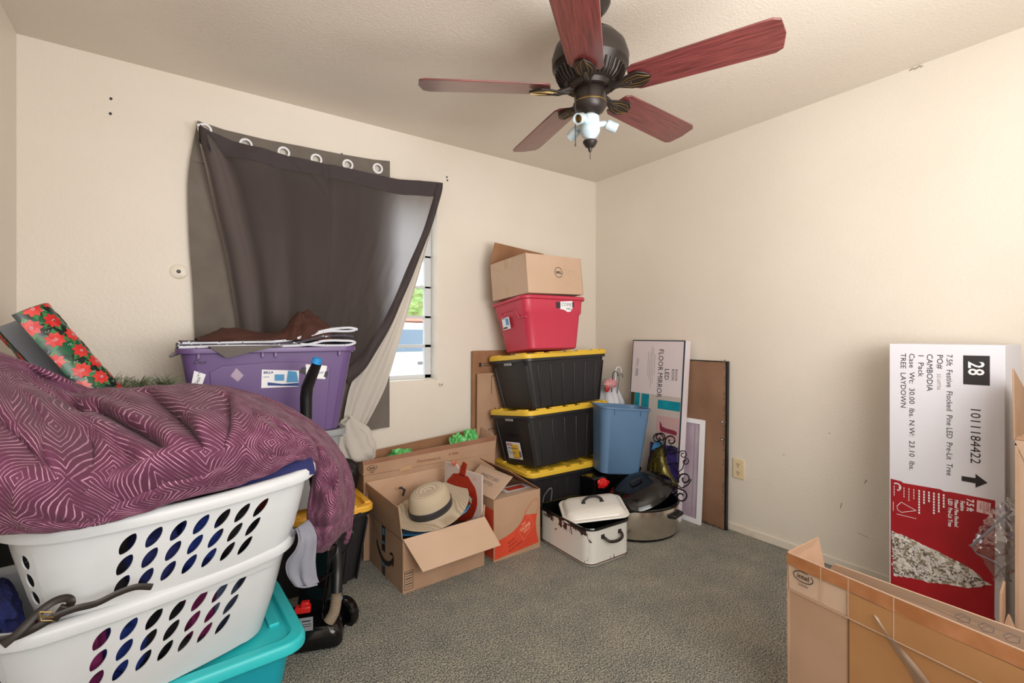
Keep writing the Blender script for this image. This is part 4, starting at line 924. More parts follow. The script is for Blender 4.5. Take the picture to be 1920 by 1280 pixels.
# ---------------------------------------------------------------- long box behind, with the oval chip-maker mark
IL, IW, IH = .83, .20, .452
o, body = carton('long_cardboard_box', (1.217, 2.605, 0), (0, 0, 0), IL, IW, IH, 'long taped cardboard box holding green bags against the back wall', 'card', 'card_dark', group='long taped cardboard boxes')
del o['group']
O = o.location
def w(px, py, y): return at(px, py, y=y)-O
A, B_, C_, D_ = w(676, 893, 2.502), w(925, 869, 2.502), w(929, 815, 2.485), w(678, 865, 2.485)
B_.z = A.z = IH
fr_ = flap(o, [V(-IL/2, -IW/2, IH), V(IL/2, -IW/2, IH), V(IL/2+.01, -IW/2-.004, IH+.112), V(-IL/2-.005, -IW/2-.004, IH+.078)], 'card')
flap(o, [V(-IL/2, IW/2, IH), V(IL/2, IW/2, IH), V(IL/2-.02, IW/2+.0, IH+.125), V(-IL/2+.10, IW/2+.0, IH+.075)], 'card_dark')
flap(o, [V(-IL/2, -IW/2, IH), V(-IL/2, IW/2, IH), V(-IL/2+.02, IW/2-.01, IH+.09), V(-IL/2+.01, -IW/2+.01, IH+.065)], 'card_pale')
flap(o, [V(IL/2, -IW/2, IH), V(IL/2, IW/2, IH), V(IL/2+.02, IW/2-.01, IH+.13), V(IL/2+.02, -IW/2+.05, IH+.115)], 'card_pale')
MFp = frame((-IL/2, -IW/2-.001, IH), (1, 0, 0), (0, -.003, .09))
def chip_logo(Mx, par, sc=1.0, x=.035, y=.055):
    b = MB()
    pts = arc(x+.03*sc, y, .031*sc, .0165*sc, 62, 400, 40)
    strokes(b, Mx, pts, .0028*sc, .0016)
    addtext(b, Mx, 'intel', .022*sc, x+.030*sc, y-.0065*sc, align='CENTER', bold=.0004*sc, lift=.0017); addtext(b, Mx, 'inside', .013*sc, x+.030*sc, y-.030*sc, align='CENTER', lift=.0016)
    return b.build('printed_mark', 'ink', par, smooth=0)
chip_logo(MFp, fr_, .85, .018, .035)
b = MB(); b.poly([MFp @ V(*q) for q in ((0, .056, .0014), (IL, .082, .0014), (IL+.008, .112, .0014), (0, .078, .0014))]); K['tape_dull'] = mat('dull_tape', (138, 96, 74), .5, c2=(156, 112, 88), scale=8); b.build('packing_tape', 'tape_dull', fr_, smooth=0)
b = MB(); addtext(b, MFp, 'Decorations to', .024, .30, .022, shear=.2, lift=.0016); addtext(b, MFp, 'x mas', .028, .50, .035, shear=.2, lift=.0016); K['faint_red'] = mat('faded_marker', (140, 84, 66), .8); b.build('marker_writing', 'faint_red', fr_, smooth=0)
b = MB(); b.panel(MFp @ V(.19, -.012, .003), MFp @ V(.27, -.004, .006), MFp @ V(.265, .02, .004), MFp @ V(.2, .008, .003), t=.001); b.build('loose_tape', 'tape_clear', fr_)
for i, (px, py, d, sx, sz, lb) in enumerate(((752, 848, 2.76, .07, .035, 'leftmost'), (858, 826, 2.92, .045, .045, 'middle'), (884, 818, 2.95, .045, .05, 'rightmost'))):
    b = MB(); b.blob((0, 0, 0), (sx, .05, sz*1.3), .5, 3.0, 30+i, 20); g = b.build('green_bag', 'green_bag', None, smooth=20); p = at(px, py+8, d=d); p.y = min(2.63, max(2.57, p.y)); g.location = p
    tag(g, f'{lb} green crinkled bag sticking out of the long cardboard box', 'bag', 'green bags in the long box')
b = MB(); b.blob((0, 0, 0), (.012, .01, .02), .4, 3, 2, 8); g = b.build('ribbon_scrap', 'vacred', None); g.location = (1.19, 2.60, .50); tag(g, 'small red and white scrap showing in the long box', 'ribbon')

# ---------------------------------------------------------------- smile box with the hat
AL, AW, AH = .455, .40, .252
o, body = carton('cardboard_box', (1.066, 2.290, 0), (0, 0, 2.5), AL, AW, AH, 'open cardboard box with smile print holding a straw hat', 'card', 'card_pale', group=None)
x, y, h = AL/2, AW/2, AH
lf = flap(o, [(-x, -y, h), (-x, y, h), (-x-.02, y, h+.168), (-x-.012, -y+.015, h+.148)], 'card')
flap(o, [(-x-.02, y, h), (x, y, h), (x, y+.0, h+.175), (-x-.02, y+.0, h+.170)], 'card_pale')
ff = flap(o, [(-x, -y, h), (x, -y, h), (x+.02, -y-.115, h-.115), (-x+.04, -y-.12, h-.115)], 'card_light')
flap(o, [(x, -y, h), (x, y, h), (x+.02, y-.02, h+.05), (x+.02, -y+.02, h+.05)], 'card_pale')
MS = frame((-x, 0, 0), (0, -1, 0), (0, 0, 1))
b = MB(); rect(b, MS, -.045, .12, -.002, .245); rect(b, MS, -.045, .0, -.002, .075); b.build('dark_tape', 'tape_black', o, smooth=0)
b = MB(); rect(b, MS, -.038, .20, -.010, .235, .0014); rect(b, MS, -.038, .155, -.010, .17, .0014); rect(b, MS, -.038, .045, -.010, .07, .0014); b.build('tape_print', 'sky_print', o, smooth=0)
b = MB(); up = arc(.0, .21, .115, .125, 205, 320, 20); lo = arc(.0, .20, .125, .135, 205, 320, 20)
b.loft([[MS @ V(a, c, .0018) for a, c in up], [MS @ V(a, c-.004, .0018) for a, c in lo]], closed=False)
strokes(b, MS, [(.055, .135), (.082, .145), (.095, .138), (.097, .115), (.088, .085)], .012, .0018); b.build('smile_arrow', 'ink', o, smooth=0)
MF = frame((-x, -y, 0), (1, 0, 0), (0, 0, 1))
b = MB()
strokes(b, MF, [(.008, .015), (.05, .015), (.05, .10), (.008, .10), (.008, .015)], .002)
for k in range(1, 7): strokes(b, MF, [(.012, .015+.0125*k), (.046, .015+.0125*k)], .0022 if k % 2 else .004)
b.build('handling_marks', 'ink', o, smooth=0)
# things in the box
b = MB(); b.blob((0, 0, 0), (.20, .17, .09), .15, 2, 4, 20, .7); g = b.build('dark_clothes', 'cl_charcoal', None); g.location = (1.06, 2.30, .10); tag(g, 'dark cloth filling the smile box under the hat', 'clothes')
K['blue_plate'] = mat('blue_sheet', (44, 116, 158), .5)
TA = [at(752, 1003, d=2.31), at(790, 1001, d=2.31), at(830, 987, d=2.34), at(874, 958, d=2.40)]; TB = [at(750, 990, d=2.42), at(790, 985, d=2.42), at(830, 970, d=2.44), at(882, 946, d=2.47)]
b = MB(); b.grid(lambda u, v: cr(TA, u).lerp(cr(TB, u), v)-V(1.06, 2.245, .262), 24, 6)
g = b.build('blue_folder', 'blue_plate', None, solid=.008); g.location = (1.06, 2.245, .262); tag(g, 'curved blue plastic edge under the straw hat', 'plastic sheet')
def strawm():
    m, nt, bs = nodes('hat_straw'); bs.inputs['Roughness'].default_value = .75
    tc = nt.nodes.new('ShaderNodeTexCoord'); w1 = nt.nodes.new('ShaderNodeTexWave'); w1.inputs['Scale'].default_value = 110; w1.bands_direction = 'Z'; w1.inputs['Distortion'].default_value = 1
    nt.links.new(tc.outputs['Object'], w1.inputs[0]); r = nt.nodes.new('ShaderNodeValToRGB'); r.color_ramp.elements[0].color = lin((172, 155, 130)); r.color_ramp.elements[1].color = lin((202, 187, 164))
    nt.links.new(w1.outputs[1], r.inputs[0]); nt.links.new(r.outputs[0], bs.inputs['Base Color']); return m
K['straw'] = strawm()
o = empty('straw_hat', (1.07, 2.25, .298), (7, -15, 8), 'natural straw hat with a black band resting in the smile box', 'hat')
HS = 1.2
b = MB(); prof = [(.086, 0), (.086, .02), (.083, .06), (.077, .085), (.066, .098), (.045, .104), (.02, .100), (0, .096)]
b.loft([[V(1.18*r_*math.cos(2*PI*i/48), .95*r_*math.sin(2*PI*i/48), z_) for i in range(48)] for r_, z_ in prof], False, True); b.build('crown', 'straw', o, smooth=60)
b = MB(); b.loft([[V(1.18*r_*math.cos(2*PI*i/48), .95*r_*math.sin(2*PI*i/48), z_) for i in range(48)] for r_, z_ in ((.088, .0), (.089, .005), (.088, .034), (.0865, .036))]); b.build('band', 'tape_black', o)
b = MB()
def brim(u, v):
    a = 2*PI*u; r_ = .086+.072*v; z_ = (.010+.030*abs(math.cos(a))**2-.008*abs(math.sin(a)))*v**1.5 - .004*v
    return V(1.18*r_*math.cos(a), .98*r_*math.sin(a), z_)
b.grid(brim, 72, 8); b.build('brim', 'straw', o, smooth=60, solid=.003)
o.scale = (1.15, 1.15, 1.1)
b = MB(); b.tube([(0, 0, 0), (.01, .0, .03), (-.01, 0, .045)], [.006, .007, .004], 8); b.blob((-.012, 0, .045), (.012, .006, .006), 0, 1, 0, 8); g = b.build('umbrella_handle', 'ink', None); g.location = (.99, 2.43, .33); tag(g, 'small dark hooked handle sticking up behind the hat', 'handle')
# pumpkin board standing at the right end of the box
P0, P1 = V(1.215, 2.38, .20), V(1.298, 2.12, .20)
o = empty('pumpkin_board', tuple(P0), (0, 0, 0), 'flat panel with a dark orange pumpkin leaning in the smile box', 'board')
xd = (P1-P0); wd = xd.length; Mb_ = frame((0, 0, 0), xd, (.0, -.0, 1))
b = MB(); b.prism([(0, 0), (wd, 0), (wd, .262), (.10, .272), (.09, .29), (.0, .29)], Mb_ @ Matrix.Translation((0, 0, -.012)), .012); K['board_w'] = mat('pale_board', (198, 180, 172), .7); b.build('panel', 'board_w', o, smooth=0, bevel=.001)
b = MB(); pk = arc(.125, .120, .118, .128, -90, 270, 60)
pk = [(px_*(1)+.0, py_+ .004*math.cos((px_-.125)*120)) for px_, py_ in pk]
K['pumpkin'] = mat('pumpkin_paint', (168, 48, 26), .45, c2=(142, 36, 20), scale=20, stretch=(6, 6, 1)); b.prism([(min(max(a, -.005), .262), c) for a, c in pk], Mb_, .004)
b.prism([(.115, .235), (.155, .235), (.17, .305), (.145, .315), (.125, .285)], Mb_, .004); b.build('pumpkin_shape', 'pumpkin', o, smooth=0)
b = MB(); strokes(b, Mb_, arc(.225, .235, .012, .006, 0, 300, 14), .002, .001); K['bow'] = mat('coral_ribbon', (214, 92, 66), .5)
b.build('pink_scribble', 'bow', o, smooth=0)
b = MB()
for k in range(7): a = k*.9; b.tube([(0, 0, 0), (.012*math.cos(a), .01*math.sin(a), .014), (.02*math.cos(a), .01*math.sin(a), .03*abs(math.cos(k)))], .0022, 6)
q = b.build('twine_bow', 'bow', o); q.location = Mb_ @ V(.085, .285, .01)
b = MB(); b.prism([(.18, .125), (.192, .14), (.20, .13), (.212, .128), (.203, .116), (.206, .102), (.192, .11)], Mb_, .0055); K['silver_leaf'] = mat('pale_leaf', (200, 196, 176), .5); b.build('leaf_cutout', 'silver_leaf', o, smooth=0)

# ---------------------------------------------------------------- apron-print box
HL, HW, HH = .318, .315, .328
K['hd_orange'] = mat('orange_print', (214, 76, 46), .7, c2=(200, 64, 38), scale=6)
o, body = carton('cardboard_box', (1.512, 2.254, 0), (0, 0, 1), HL, HW, HH, 'cardboard moving box with an orange apron print, beside the rusty roaster', 'card', 'card_pale')
x, y, h = HL/2, HW/2, HH
lf2 = flap(o, [(-x, -y, h), (-x, y, h), (-x+.125, y, h+.10), (-x+.125, -y, h+.10)], 'card_light')
flap(o, [(x, -y, h), (x, y, h), (x-.205, y, h+.14), (x-.205, -y+.01, h+.135)], 'card_dark')
inn = flap(o, [(-x+.01, -y, h), (x-.01, -y, h), (x-.01, -y+.15, h-.004), (-x+.01, -y+.15, h-.004)], 'card_light')
MT = frame((0, -y, h+.001), (1, 0, 0), (0, 1, -.004)); b = MB(); rect(b, MT, -.01, .07, .11, .12, .001); b.build('red_label', 'hd_orange', inn, smooth=0)
b = MB(); rect(b, MT, -.04, .05, .14, .14, .0004); b.build('white_label', 'white', inn, smooth=0)
# underside writing on the left flap faces the room
Mf = frame((-x, y-.01, h), (0, -1, 0), (.125, 0, .10))
b = MB(); addtext(b, Mf, 'MAKE IT LIKE', .030, .06, .095, lift=.0058); addtext(b, Mf, 'PHOTOS', .030, .10, .060, lift=.0058)
b.build('printed_words', 'ink_grey', lf2, smooth=0)
MF = frame((-x, -y, 0), (1, 0, 0), (0, 0, 1))
b = MB(); b.poly([MF @ V(a, c, .0012) for a, c in [(.004, .012), (.305, .030), (.287, .10), (.284, .15), (.292, .195)] + [(.205, .205), (.19, .18), (.165, .155), (.13, .135), (.08, .118), (.02, .105), (.008, .09)]])
ap = b.build('apron_print', 'hd_orange', o, smooth=0)
b = MB(); strokes(b, MF, [(.205, .205), (.24, .255), (.265, .275), (.288, .28), (.302, .262), (.300, .23), (.290, .196)], .0022); strokes(b, MF, [(.205, .205), (.212, .225), (.208, .243)], .0016); b.build('apron_strap', 'hd_orange', o, smooth=0)
Mr = MF @ Matrix.Translation((.185, .125, 0)) @ Matrix.Rotation(math.radians(22), 4, 'Z')
b = MB(); strokes(b, Mr, [(-.01, -.055), (.085, -.02), (.075, .048), (-.02, .013), (-.01, -.055)], .0014, .0018)
addtext(b, Mr, 'THE', .015, .010, .022, bold=.0006, lift=.002); addtext(b, Mr, 'HOME', .026, -.008, -.004, bold=.0015, lift=.002); addtext(b, Mr, 'DEPOT', .016, .006, -.022, bold=.0008, lift=.002)
K['print_pale'] = mat('pale_print', (226, 150, 120), .7); b.build('apron_words', 'print_pale', ap, smooth=0)
Mr = MF @ Matrix.Translation((.12, .05, 0)) @ Matrix.Rotation(math.radians(22), 4, 'Z'); b = MB()
for k, (tx, sz) in enumerate((('MORE', .018), ('SAVING', .018), ('MORE DOING', .015))): addtext(b, Mr, tx, sz, -.015-.006*k, .03-.022*k, bold=.0006, lift=.002)
K['hd_deep'] = mat('deep_orange_print', (170, 48, 34), .7); b.build('apron_small_words', 'hd_deep', ap, smooth=0)
MS = frame((-x, 0, 0), (0, -1, 0), (0, 0, 1)); b = MB(); rect(b, MS, -.09, .015, .157, .275, .0012); b.build('side_print', 'hd_orange', o, smooth=0)
# dark duffel bag between the grey bin and the long box
b = MB(); b.blob((0, 0, 0), (.055, .09, .085), .16, 1.6, 5, 22, .85); g = b.build('black_bag', 'black', None, smooth=60); g.location = (.735, 2.58, .455); tag(g, 'black bag squeezed between the grey bin and the long cardboard box', 'bag')
# ================================================================ pans and cookers
def enamel():
    m, nt, bs = nodes('chipped_white_enamel'); bs.inputs['Roughness'].default_value = .16; bs.inputs['Coat Weight'].default_value = .3
    N = nt.nodes.new; L = nt.links.new
    tc = N('ShaderNodeTexCoord'); n = N('ShaderNodeTexNoise'); n.inputs['Scale'].default_value = 16; n.inputs['Detail'].default_value = 7; n.inputs['Roughness'].default_value = .65; L(tc.outputs['Object'], n.inputs[0])
    sp = N('ShaderNodeSeparateXYZ'); L(tc.outputs['Object'], sp.inputs[0])
    def mp(o, a, b_, c, d):
        q = N('ShaderNodeMapRange'); q.inputs[1].default_value = a; q.inputs[2].default_value = b_; q.inputs[3].default_value = c; q.inputs[4].default_value = d; L(o, q.inputs[0]); return q.outputs[0]
    z = mp(sp.outputs[2], .09, .185, 0, 1); yy = mp(sp.outputs[1], -.215, -.15, .2, 1); y2 = mp(sp.outputs[1], .04, .16, 1, .4); xx = mp(sp.outputs[0], -.13, -.10, 1, .25)
    def mul(a, b_):
        q = N('ShaderNodeMath'); q.operation = 'MULTIPLY'; L(a, q.inputs[0]); L(b_, q.inputs[1]); return q.outputs[0]
    k = mul(mul(mul(z, yy), xx), y2); a = N('ShaderNodeMath'); a.operation = 'MULTIPLY_ADD'; a.inputs[1].default_value = .27; L(k, a.inputs[0]); L(n.outputs[0], a.inputs[2])
    g = N('ShaderNodeMath'); g.operation = 'GREATER_THAN'; g.inputs[1].default_value = .66; L(a.outputs[0], g.inputs[0])
    mx = N('ShaderNodeMixRGB'); mx.inputs[1].default_value = lin((214, 212, 206)); mx.inputs[2].default_value = lin((52, 28, 22)); L(g.outputs[0], mx.inputs[0]); L(mx.outputs[0], bs.inputs['Base Color'])
    r = N('ShaderNodeMapRange'); r.inputs[3].default_value = .16; r.inputs[4].default_value = .8; L(g.outputs[0], r.inputs[0]); L(r.outputs[0], bs.inputs['Roughness'])
    return m
K['chip'] = enamel()
RL, RW, RH = .315, .44, .198
o = empty('enamel_roaster', (1.873, 1.963, 0), (0, 0, -1.5), 'large white enamel roasting pan with black rim and rust chips', 'roasting pan')
b = MB(); b.loft([rr(RL-.03, RW-.03, .05, 0), rr(RL-.012, RW-.012, .055, .004), rr(RL-.004, RW-.004, .055, .02), rr(RL-.006, RW-.006, .055, .022), rr(RL, RW, .06, RH-.006)], True); b.build('body', 'chip', o)
b = MB(); b.loft([rr(RL-.002, RW-.002, .06, RH-.010), rr(RL+.012, RW+.012, .066, RH-.008), rr(RL+.016, RW+.016, .068, RH), rr(RL+.010, RW+.010, .065, RH+.006), rr(RL-.008, RW-.008, .058, RH+.003), rr(RL-.014, RW-.014, .055, RH-.02), rr(RL-.03, RW-.03, .05, .01), rr(.05, .05, .02, .008)], False, True); b.build('black_rim', 'gloss_black', o)
b = MB(); b.loft([rr(RL-.006, RW-.006, .055, .012), rr(RL+.001, RW+.001, .056, .014), rr(RL+.001, RW+.001, .056, .017), rr(RL-.006, RW-.006, .055, .019)]); K['rust'] = mat('rust_line', (96, 70, 56), .8); b.build('base_seam', 'rust', o)
for s in (-1, 1):
    b = MB(); yy = s*RW/2
    b.tube([cr([V(-.062, yy+s*.002, .150), V(-.06, yy+s*.018, .145), V(-.045, yy+s*.034, .132), V(0, yy+s*.040, .126), V(.045, yy+s*.034, .132), V(.06, yy+s*.018, .145), V(.062, yy+s*.002, .150)], k/24) for k in range(25)], .0078, 10)
    K['handle_worn'] = mat('worn_black_enamel', (34, 26, 24), .3, c2=(70, 44, 36), scale=60, lo=.55, hi=.7)
    hd = b.build('handle', 'handle_worn', o)
    for q in (-1, 1):
        b = MB(); b.box((q*.062, yy+s*.002, .150), (.022, .004, .022)); b.build('mount', 'handle_worn', hd, bevel=.001)
# its lid, set askew over the pan
def dome_lid(L, W, H, r, m):
    b = MB(); b.loft([rr(L, W, r, -.004), rr(L+.004, W+.004, r, 0), rr(L, W, r, .004), rr(L-.03, W-.03, r, .008), rr(L-.055, W-.055, r*.9, H*.75), rr(L-.085, W-.085, r*.8, H), rr(L-.16, W-.16, r*.6, H+.003)], False, True); return b
o = empty('roaster_lid', (1.905, 1.915, .222), (8.5, -6, -33), 'white enamel lid with black handle lying askew across the roasting pan', 'lid')
b = dome_lid(.36, .25, .036, .045, 0); b.build('dome', 'enamel', o)
b = MB(); b.tube([cr([V(-.052, 0, .038), V(-.048, 0, .055), V(-.02, 0, .072), (V(.02, 0, .072)), V(.048, 0, .055), V(.052, 0, .038)], k/24) for k in range(25)], .0062, 8, 1.3); b.box((-.052, 0, .040), (.022, .016, .005)); b.box((.052, 0, .040), (.022, .016, .005)); b.build('handle', 'ink', o)
# oval steel cooker
o = empty('steel_cooker', (2.33, 1.925, 0), (0, 0, -12), 'oval stainless steel slow cooker with black side handles, next to the enamel pan', 'cooker')
def ell(a, c, z, n=56): return [V(a*math.cos(2*PI*i/n), c*math.sin(2*PI*i/n), z) for i in range(n)]
a_, c_ = .235, .185
b = MB(); b.loft([ell(a_-.012, c_-.012, 0), ell(a_-.006, c_-.006, .004), ell(a_-.004, c_-.004, .018)], True, True); b.build('base', 'gloss_black', o)
b = MB(); b.loft([ell(a_-.003, c_-.003, .016), ell(a_, c_, .03), ell(a_, c_, .172), ell(a_-.002, c_-.002, .178)]); b.build('steel_shell', 'steel', o)
b = MB(); b.loft([ell(a_-.001, c_-.001, .174), ell(a_+.008, c_+.008, .179), ell(a_+.009, c_+.009, .186), ell(a_+.002, c_+.002, .192), ell(a_-.012, c_-.012, .188), ell(a_-.02, c_-.02, .16), ell(a_-.03, c_-.03, .03), ell(.02, .02, .028)], False, True); b.build('crock', 'gloss_black', o)
for ang in (-62, 118):
    a = math.radians(ang); p = V(a_*math.cos(a), c_*math.sin(a), 0); n = V(math.cos(a)/a_, math.sin(a)/c_, 0).normalized(); tg = V(-n.y, n.x, 0)
    b = MB(); b.loft([[p+tg*x+n*(-.006)+V(0, 0, z) for x, z in ((-.062, .122), (.062, .122), (.062, .150), (-.062, .150))], [p+tg*x+n*.034+V(0, 0, z) for x, z in ((-.052, .126), (.052, .126), (.052, .145), (-.052, .145))]], True, True); b.build('handle', 'black', o, bevel=.006)
o = empty('cooker_lid', (2.29, 1.915, .240), (10, -20, -20), 'glossy black domed lid tipped up on the oval steel cooker', 'lid')
b = MB(); b.loft([ell(.215, .165, 0), ell(.222, .172, .003), ell(.218, .168, .008), ell(.20, .15, .03), ell(.165, .12, .052), ell(.11, .08, .064), ell(.02, .02, .067)], False, True); b.loft([ell(.214, .164, 0), ell(.19, .14, .022), ell(.1, .07, .05), ell(.02, .02, .055)], False, True); b.build('dome', 'gloss_black', o)
b = MB(); b.tube([V(-.04, 0, .062), V(-.035, 0, .082), V(0, 0, .088), V(.035, 0, .082), V(.04, 0, .062)], .007, 8); b.build('handle', 'black', o)
o = empty('power_cable', (1.83, 2.225, .0), (0, 0, 0), 'thin grey cable looping behind the enamel roaster', 'cable')
b = MB(); pts = [V(0, 0, .004), V(.0, -.02, .15), V(.0, -.04, .25), V(-.015, -.05, .285), V(-.03, -.03, .26), V(-.035, 0, .2), V(-.03, 0, .05)]; b.tube([cr(pts, k/40) for k in range(41)], .0032, 8); b.build('cord', 'ink_grey', o)
# black crate, red cloth, blue bin
o = empty('black_crate', (2.33, 2.168, 0), (0, 0, 0), 'black crate behind the cooker holding up the blue wastebasket', 'crate')
b = MB(); tub(b, .46, .125, .30, .96, .02, .006, .015); b.build('body', 'gloss_black', o)
b = MB(); b.loft([rr(.46, .125, .02, .296), rr(.47, .13, .025, .300), rr(.45, .12, .02, .308)], True, True); b.build('lid', 'gloss_black', o)
b = MB(); b.blob((0, 0, 0), (.045, .022, .03), .3, 2, 6, 14); g = b.build('red_cloth', 'vacred', None); g.location = (2.16, 2.085, .275); tag(g, 'small red cloth below the blue wastebasket', 'cloth')
o = empty('wastebasket', (2.322, 2.128, .312), (0, 5, -22), 'empty blue plastic wastebasket tilted against the black totes', 'wastebasket')
b = MB(); tub(b, .355, .225, .425, .80, .055, .008, .012, rb=.04)
for s in (-.09, .09): b.box((s, -.108, .395), (.006, .008, .035))
b.build('body', 'bluebin', o, bevel=.001)
# white bag with hangers in the corner
o = empty('laundry_bag', (2.655, 2.50, 0), (0, 0, 0), 'white plastic bag full of coat hangers in the room corner', 'bag')
K['bagw'] = mat('white_bag_plastic', (206, 208, 214), .3)
b = MB()
def bg(u, v):
    a = u*2*PI; r_ = .108*(1+.08*math.sin(v*9))*(1 if v < .74 else 1-((v-.74)/.26)**1.4*.75); z = v*.86
    k = 1+.10*noise.noise(V(math.cos(a)*1.6, math.sin(a)*1.6, v*5))+.05*math.sin(a*9+v*7)
    return V(math.cos(a)*r_*k, math.sin(a)*r_*1.2*k, z)
b.grid(bg, 60, 44); b.build('sack', 'bagw', o, smooth=60)
b = MB(); b.blob((-.07, -.08, .84), (.06, .03, .035), .3, 3, 3, 14); b.build('pink_cloth', 'pink', o)
for i, (dx, r_, z, mt) in enumerate(((.005, .030, .93, 'white'), (-.03, .028, .90, 'navy'), (.03, .022, .885, 'ink_grey'))):
    b = MB(); b.tube([V(dx-.04, -.09, z-.12), V(dx-r_, -.09, z-.03)] + [V(dx+r_*math.cos(math.radians(180-t*22)), -.09, z+r_*math.sin(math.radians(180-t*22))) for t in range(10)], .0035, 8)
    tag(b.build('coat_hanger', mt, None), ('white', 'navy blue', 'grey')[i]+' coat hanger hook sticking out of the white bag', 'coat hanger', 'hangers in the white bag'); bpy.data.objects[SC.collection.objects[-1].name].location = (2.655, 2.50, 0)
b = MB(); b.blob((0, 0, 0), (.016, .01, .02), .2, 2, 1, 10); g = b.build('red_clip', 'vacred', None); g.location = (2.552, 2.42, .80); tag(g, 'small red clip on the edge of the white bag', 'clip')

# ---------------------------------------------------------------- boxes and frames leaning on the right wall
def lean(name, x, y, ang, label, cat): return empty(name, (x, y, 0), (0, ang, 0), label, cat)
MH, MW, MT_ = 1.163, .435, .055
o = lean('mirror_box', 2.618, 2.082, 5.0, 'tall white flat carton for a floor mirror, leaning on the right wall', 'carton')
K['mirror_white'] = mat('mirror_carton_white', (218, 208, 212), .5)
K['mirror_edge'] = mat('dark_blue_edge', (40, 60, 78), .5)
b = MB(); b.box((0, 0, MH/2), (MT_, MW, MH)); b.build('carton', 'mirror_white', o, smooth=0, bevel=.001)
MM = frame((-MT_/2, MW/2, 0), (0, -1, 0), (0, 0, 1))
b = MB(); rect(b, MM, 0, 0, .006, MH); rect(b, MM, MW-.012, 0, MW, MH); rect(b, MM, 0, MH-.007, MW, MH); rect(b, frame((MT_/2, -MW/2, 0), (-1, 0, 0), (0, 0, 1)), 0, 0, .008, MH, .001); b.build('edge_stripe', 'mirror_edge', o, smooth=0)
cut = .79
K['greige'] = mat('room_picture', (190, 180, 174), .6); b = MB(); rect(b, MM, .006, 0, MW-.012, cut, .0008); b.build('room_picture', 'greige', o, smooth=0)
K['teal_print'] = mat('teal_print', (0, 120, 140), .5, c2=(20, 150, 168), scale=9)
b = MB(); rect(b, MM, .045, .66, .09, cut, .0013); rect(b, MM, .105, .665, .17, cut-.002, .0013); rect(b, MM, .245, .70, MW-.014, cut-.03, .0013); b.build('teal_picture', 'teal_print', o, smooth=0)
K['olive'] = mat('olive_print', (66, 60, 26), .6); b = MB(); rect(b, MM, .01, .62, .043, cut, .0013); b.build('dark_picture', 'olive', o, smooth=0)
b = MB(); rect(b, MM, .105, .642, .18, .662, .0013); b.build('orange_picture', 'sticker_yellow', o, smooth=0)
K['pinkc'] = mat('pink_card', (196, 160, 160), .6); b = MB(); rect(b, MM, .24, .50, MW-.014, .655, .0013); b.build('pink_picture', 'pinkc', o, smooth=0)
K['plum'] = mat('plum_print', (128, 44, 66), .6); b = MB(); b.poly([MM @ V(a, c, .0019) for a, c in ((.27, .62), (.285, .60), (.29, .585), (.32, .578), (.38, .575), (.405, .568), (.405, .545), (.38, .545), (.33, .55), (.28, .552), (.272, .57))]); b.build('boot_picture', 'plum', o, smooth=0)
K['violet'] = mat('violet_picture', (112, 88, 140), .5, c2=(58, 44, 108), scale=5); b = MB(); rect(b, MM, .20, .18, MW-.014, .47, .0013); b.build('violet_picture', 'violet', o, smooth=0)
b = MB(); Mr = MM @ Matrix.Translation((0, MH, 0)) @ Matrix.Rotation(-PI/2, 4, 'Z')     # text reads downwards
fittext(b, Mr, 'FLOOR MIRROR', .056, .06, .232, .325); fittext(b, Mr, 'LED', .050, .19, .288, .072); fittext(b, Mr, 'ROOM', .028, .19, .368, .072); fittext(b, Mr, 'ROOM', .028, .19, .342, .072); b.build('carton_lettering', 'ink', o, smooth=0)
b = MB()
for k, (x0, x1) in enumerate(((.10, .24), (.05, .30), (.04, .33), (.09, .27), (.08, .25))): rect(b, Mr, x0, .20-.014*k, x1, .202-.014*k)
rect(b, Mr, .13, .045, .19, .047); rect(b, Mr, .13, .052, .19, .054); rect(b, Mr, .13, .059, .17, .061)
for k in range(9): rect(b, Mr, .205+k*.006, .04, .208+k*.006, .062)
b.build('fine_print', 'ink_grey', o, smooth=0)
# brown paper backed picture frame
o = lean('picture_frame', 2.748, 1.845, 1.0, 'large picture frame turned to show its brown paper backing', 'picture frame')
BH, BW = 1.035, .46; x = 0
b = MB(); b.box((0, 0, BH/2), (.022, BW, BH)); b.build('frame', 'black', o, smooth=0, bevel=.001)
K['kraft'] = mat('kraft_backing', (146, 112, 88), .8, c2=(126, 92, 70), scale=3); b = MB(); MK = frame((-.011, BW/2, 0), (0, -1, 0), (0, 0, 1)); rect(b, MK, .004, .004, BW-.012, BH-.006, .001); b.build('backing_paper', 'kraft', o, smooth=0)
b = MB(); rnd = random.Random(9)
for k in range(46):
    z = rnd.uniform(.01, BH-.01); s_ = rnd.uniform(.004, .014); b.poly([MK @ V(BW-.012-rnd.uniform(.0, .012), z, .0016), MK @ V(BW-.014, z+s_*2, .0016), MK @ V(BW-.022-s_*.5, z+s_, .0016)])
for k in range(26):
    yy = rnd.uniform(.2, BW-.02); s_ = rnd.uniform(.004, .012); b.poly([MK @ V(yy, .006, .0016), MK @ V(yy+s_*2, .008, .0016), MK @ V(yy+s_, .008+s_, .0016)])
    b.poly([MK @ V(yy, BH-.008, .0016), MK @ V(yy+s_, BH-.012, .0016), MK @ V(yy+s_*2, BH-.008, .0016)])
b.build('torn_edges', 'bark', o, smooth=0)
for z, sc in ((.665, 1), (.555, 1)):
    b = MB(); b.box((-.014, -BW/2+.022, z), (.004, .03, .012)); b.blob((-.016, -BW/2+.03, z-.004), (.006, .006, .006), 0, 1, 0, 8); b.build('hanger_plate', 'chrome', o)
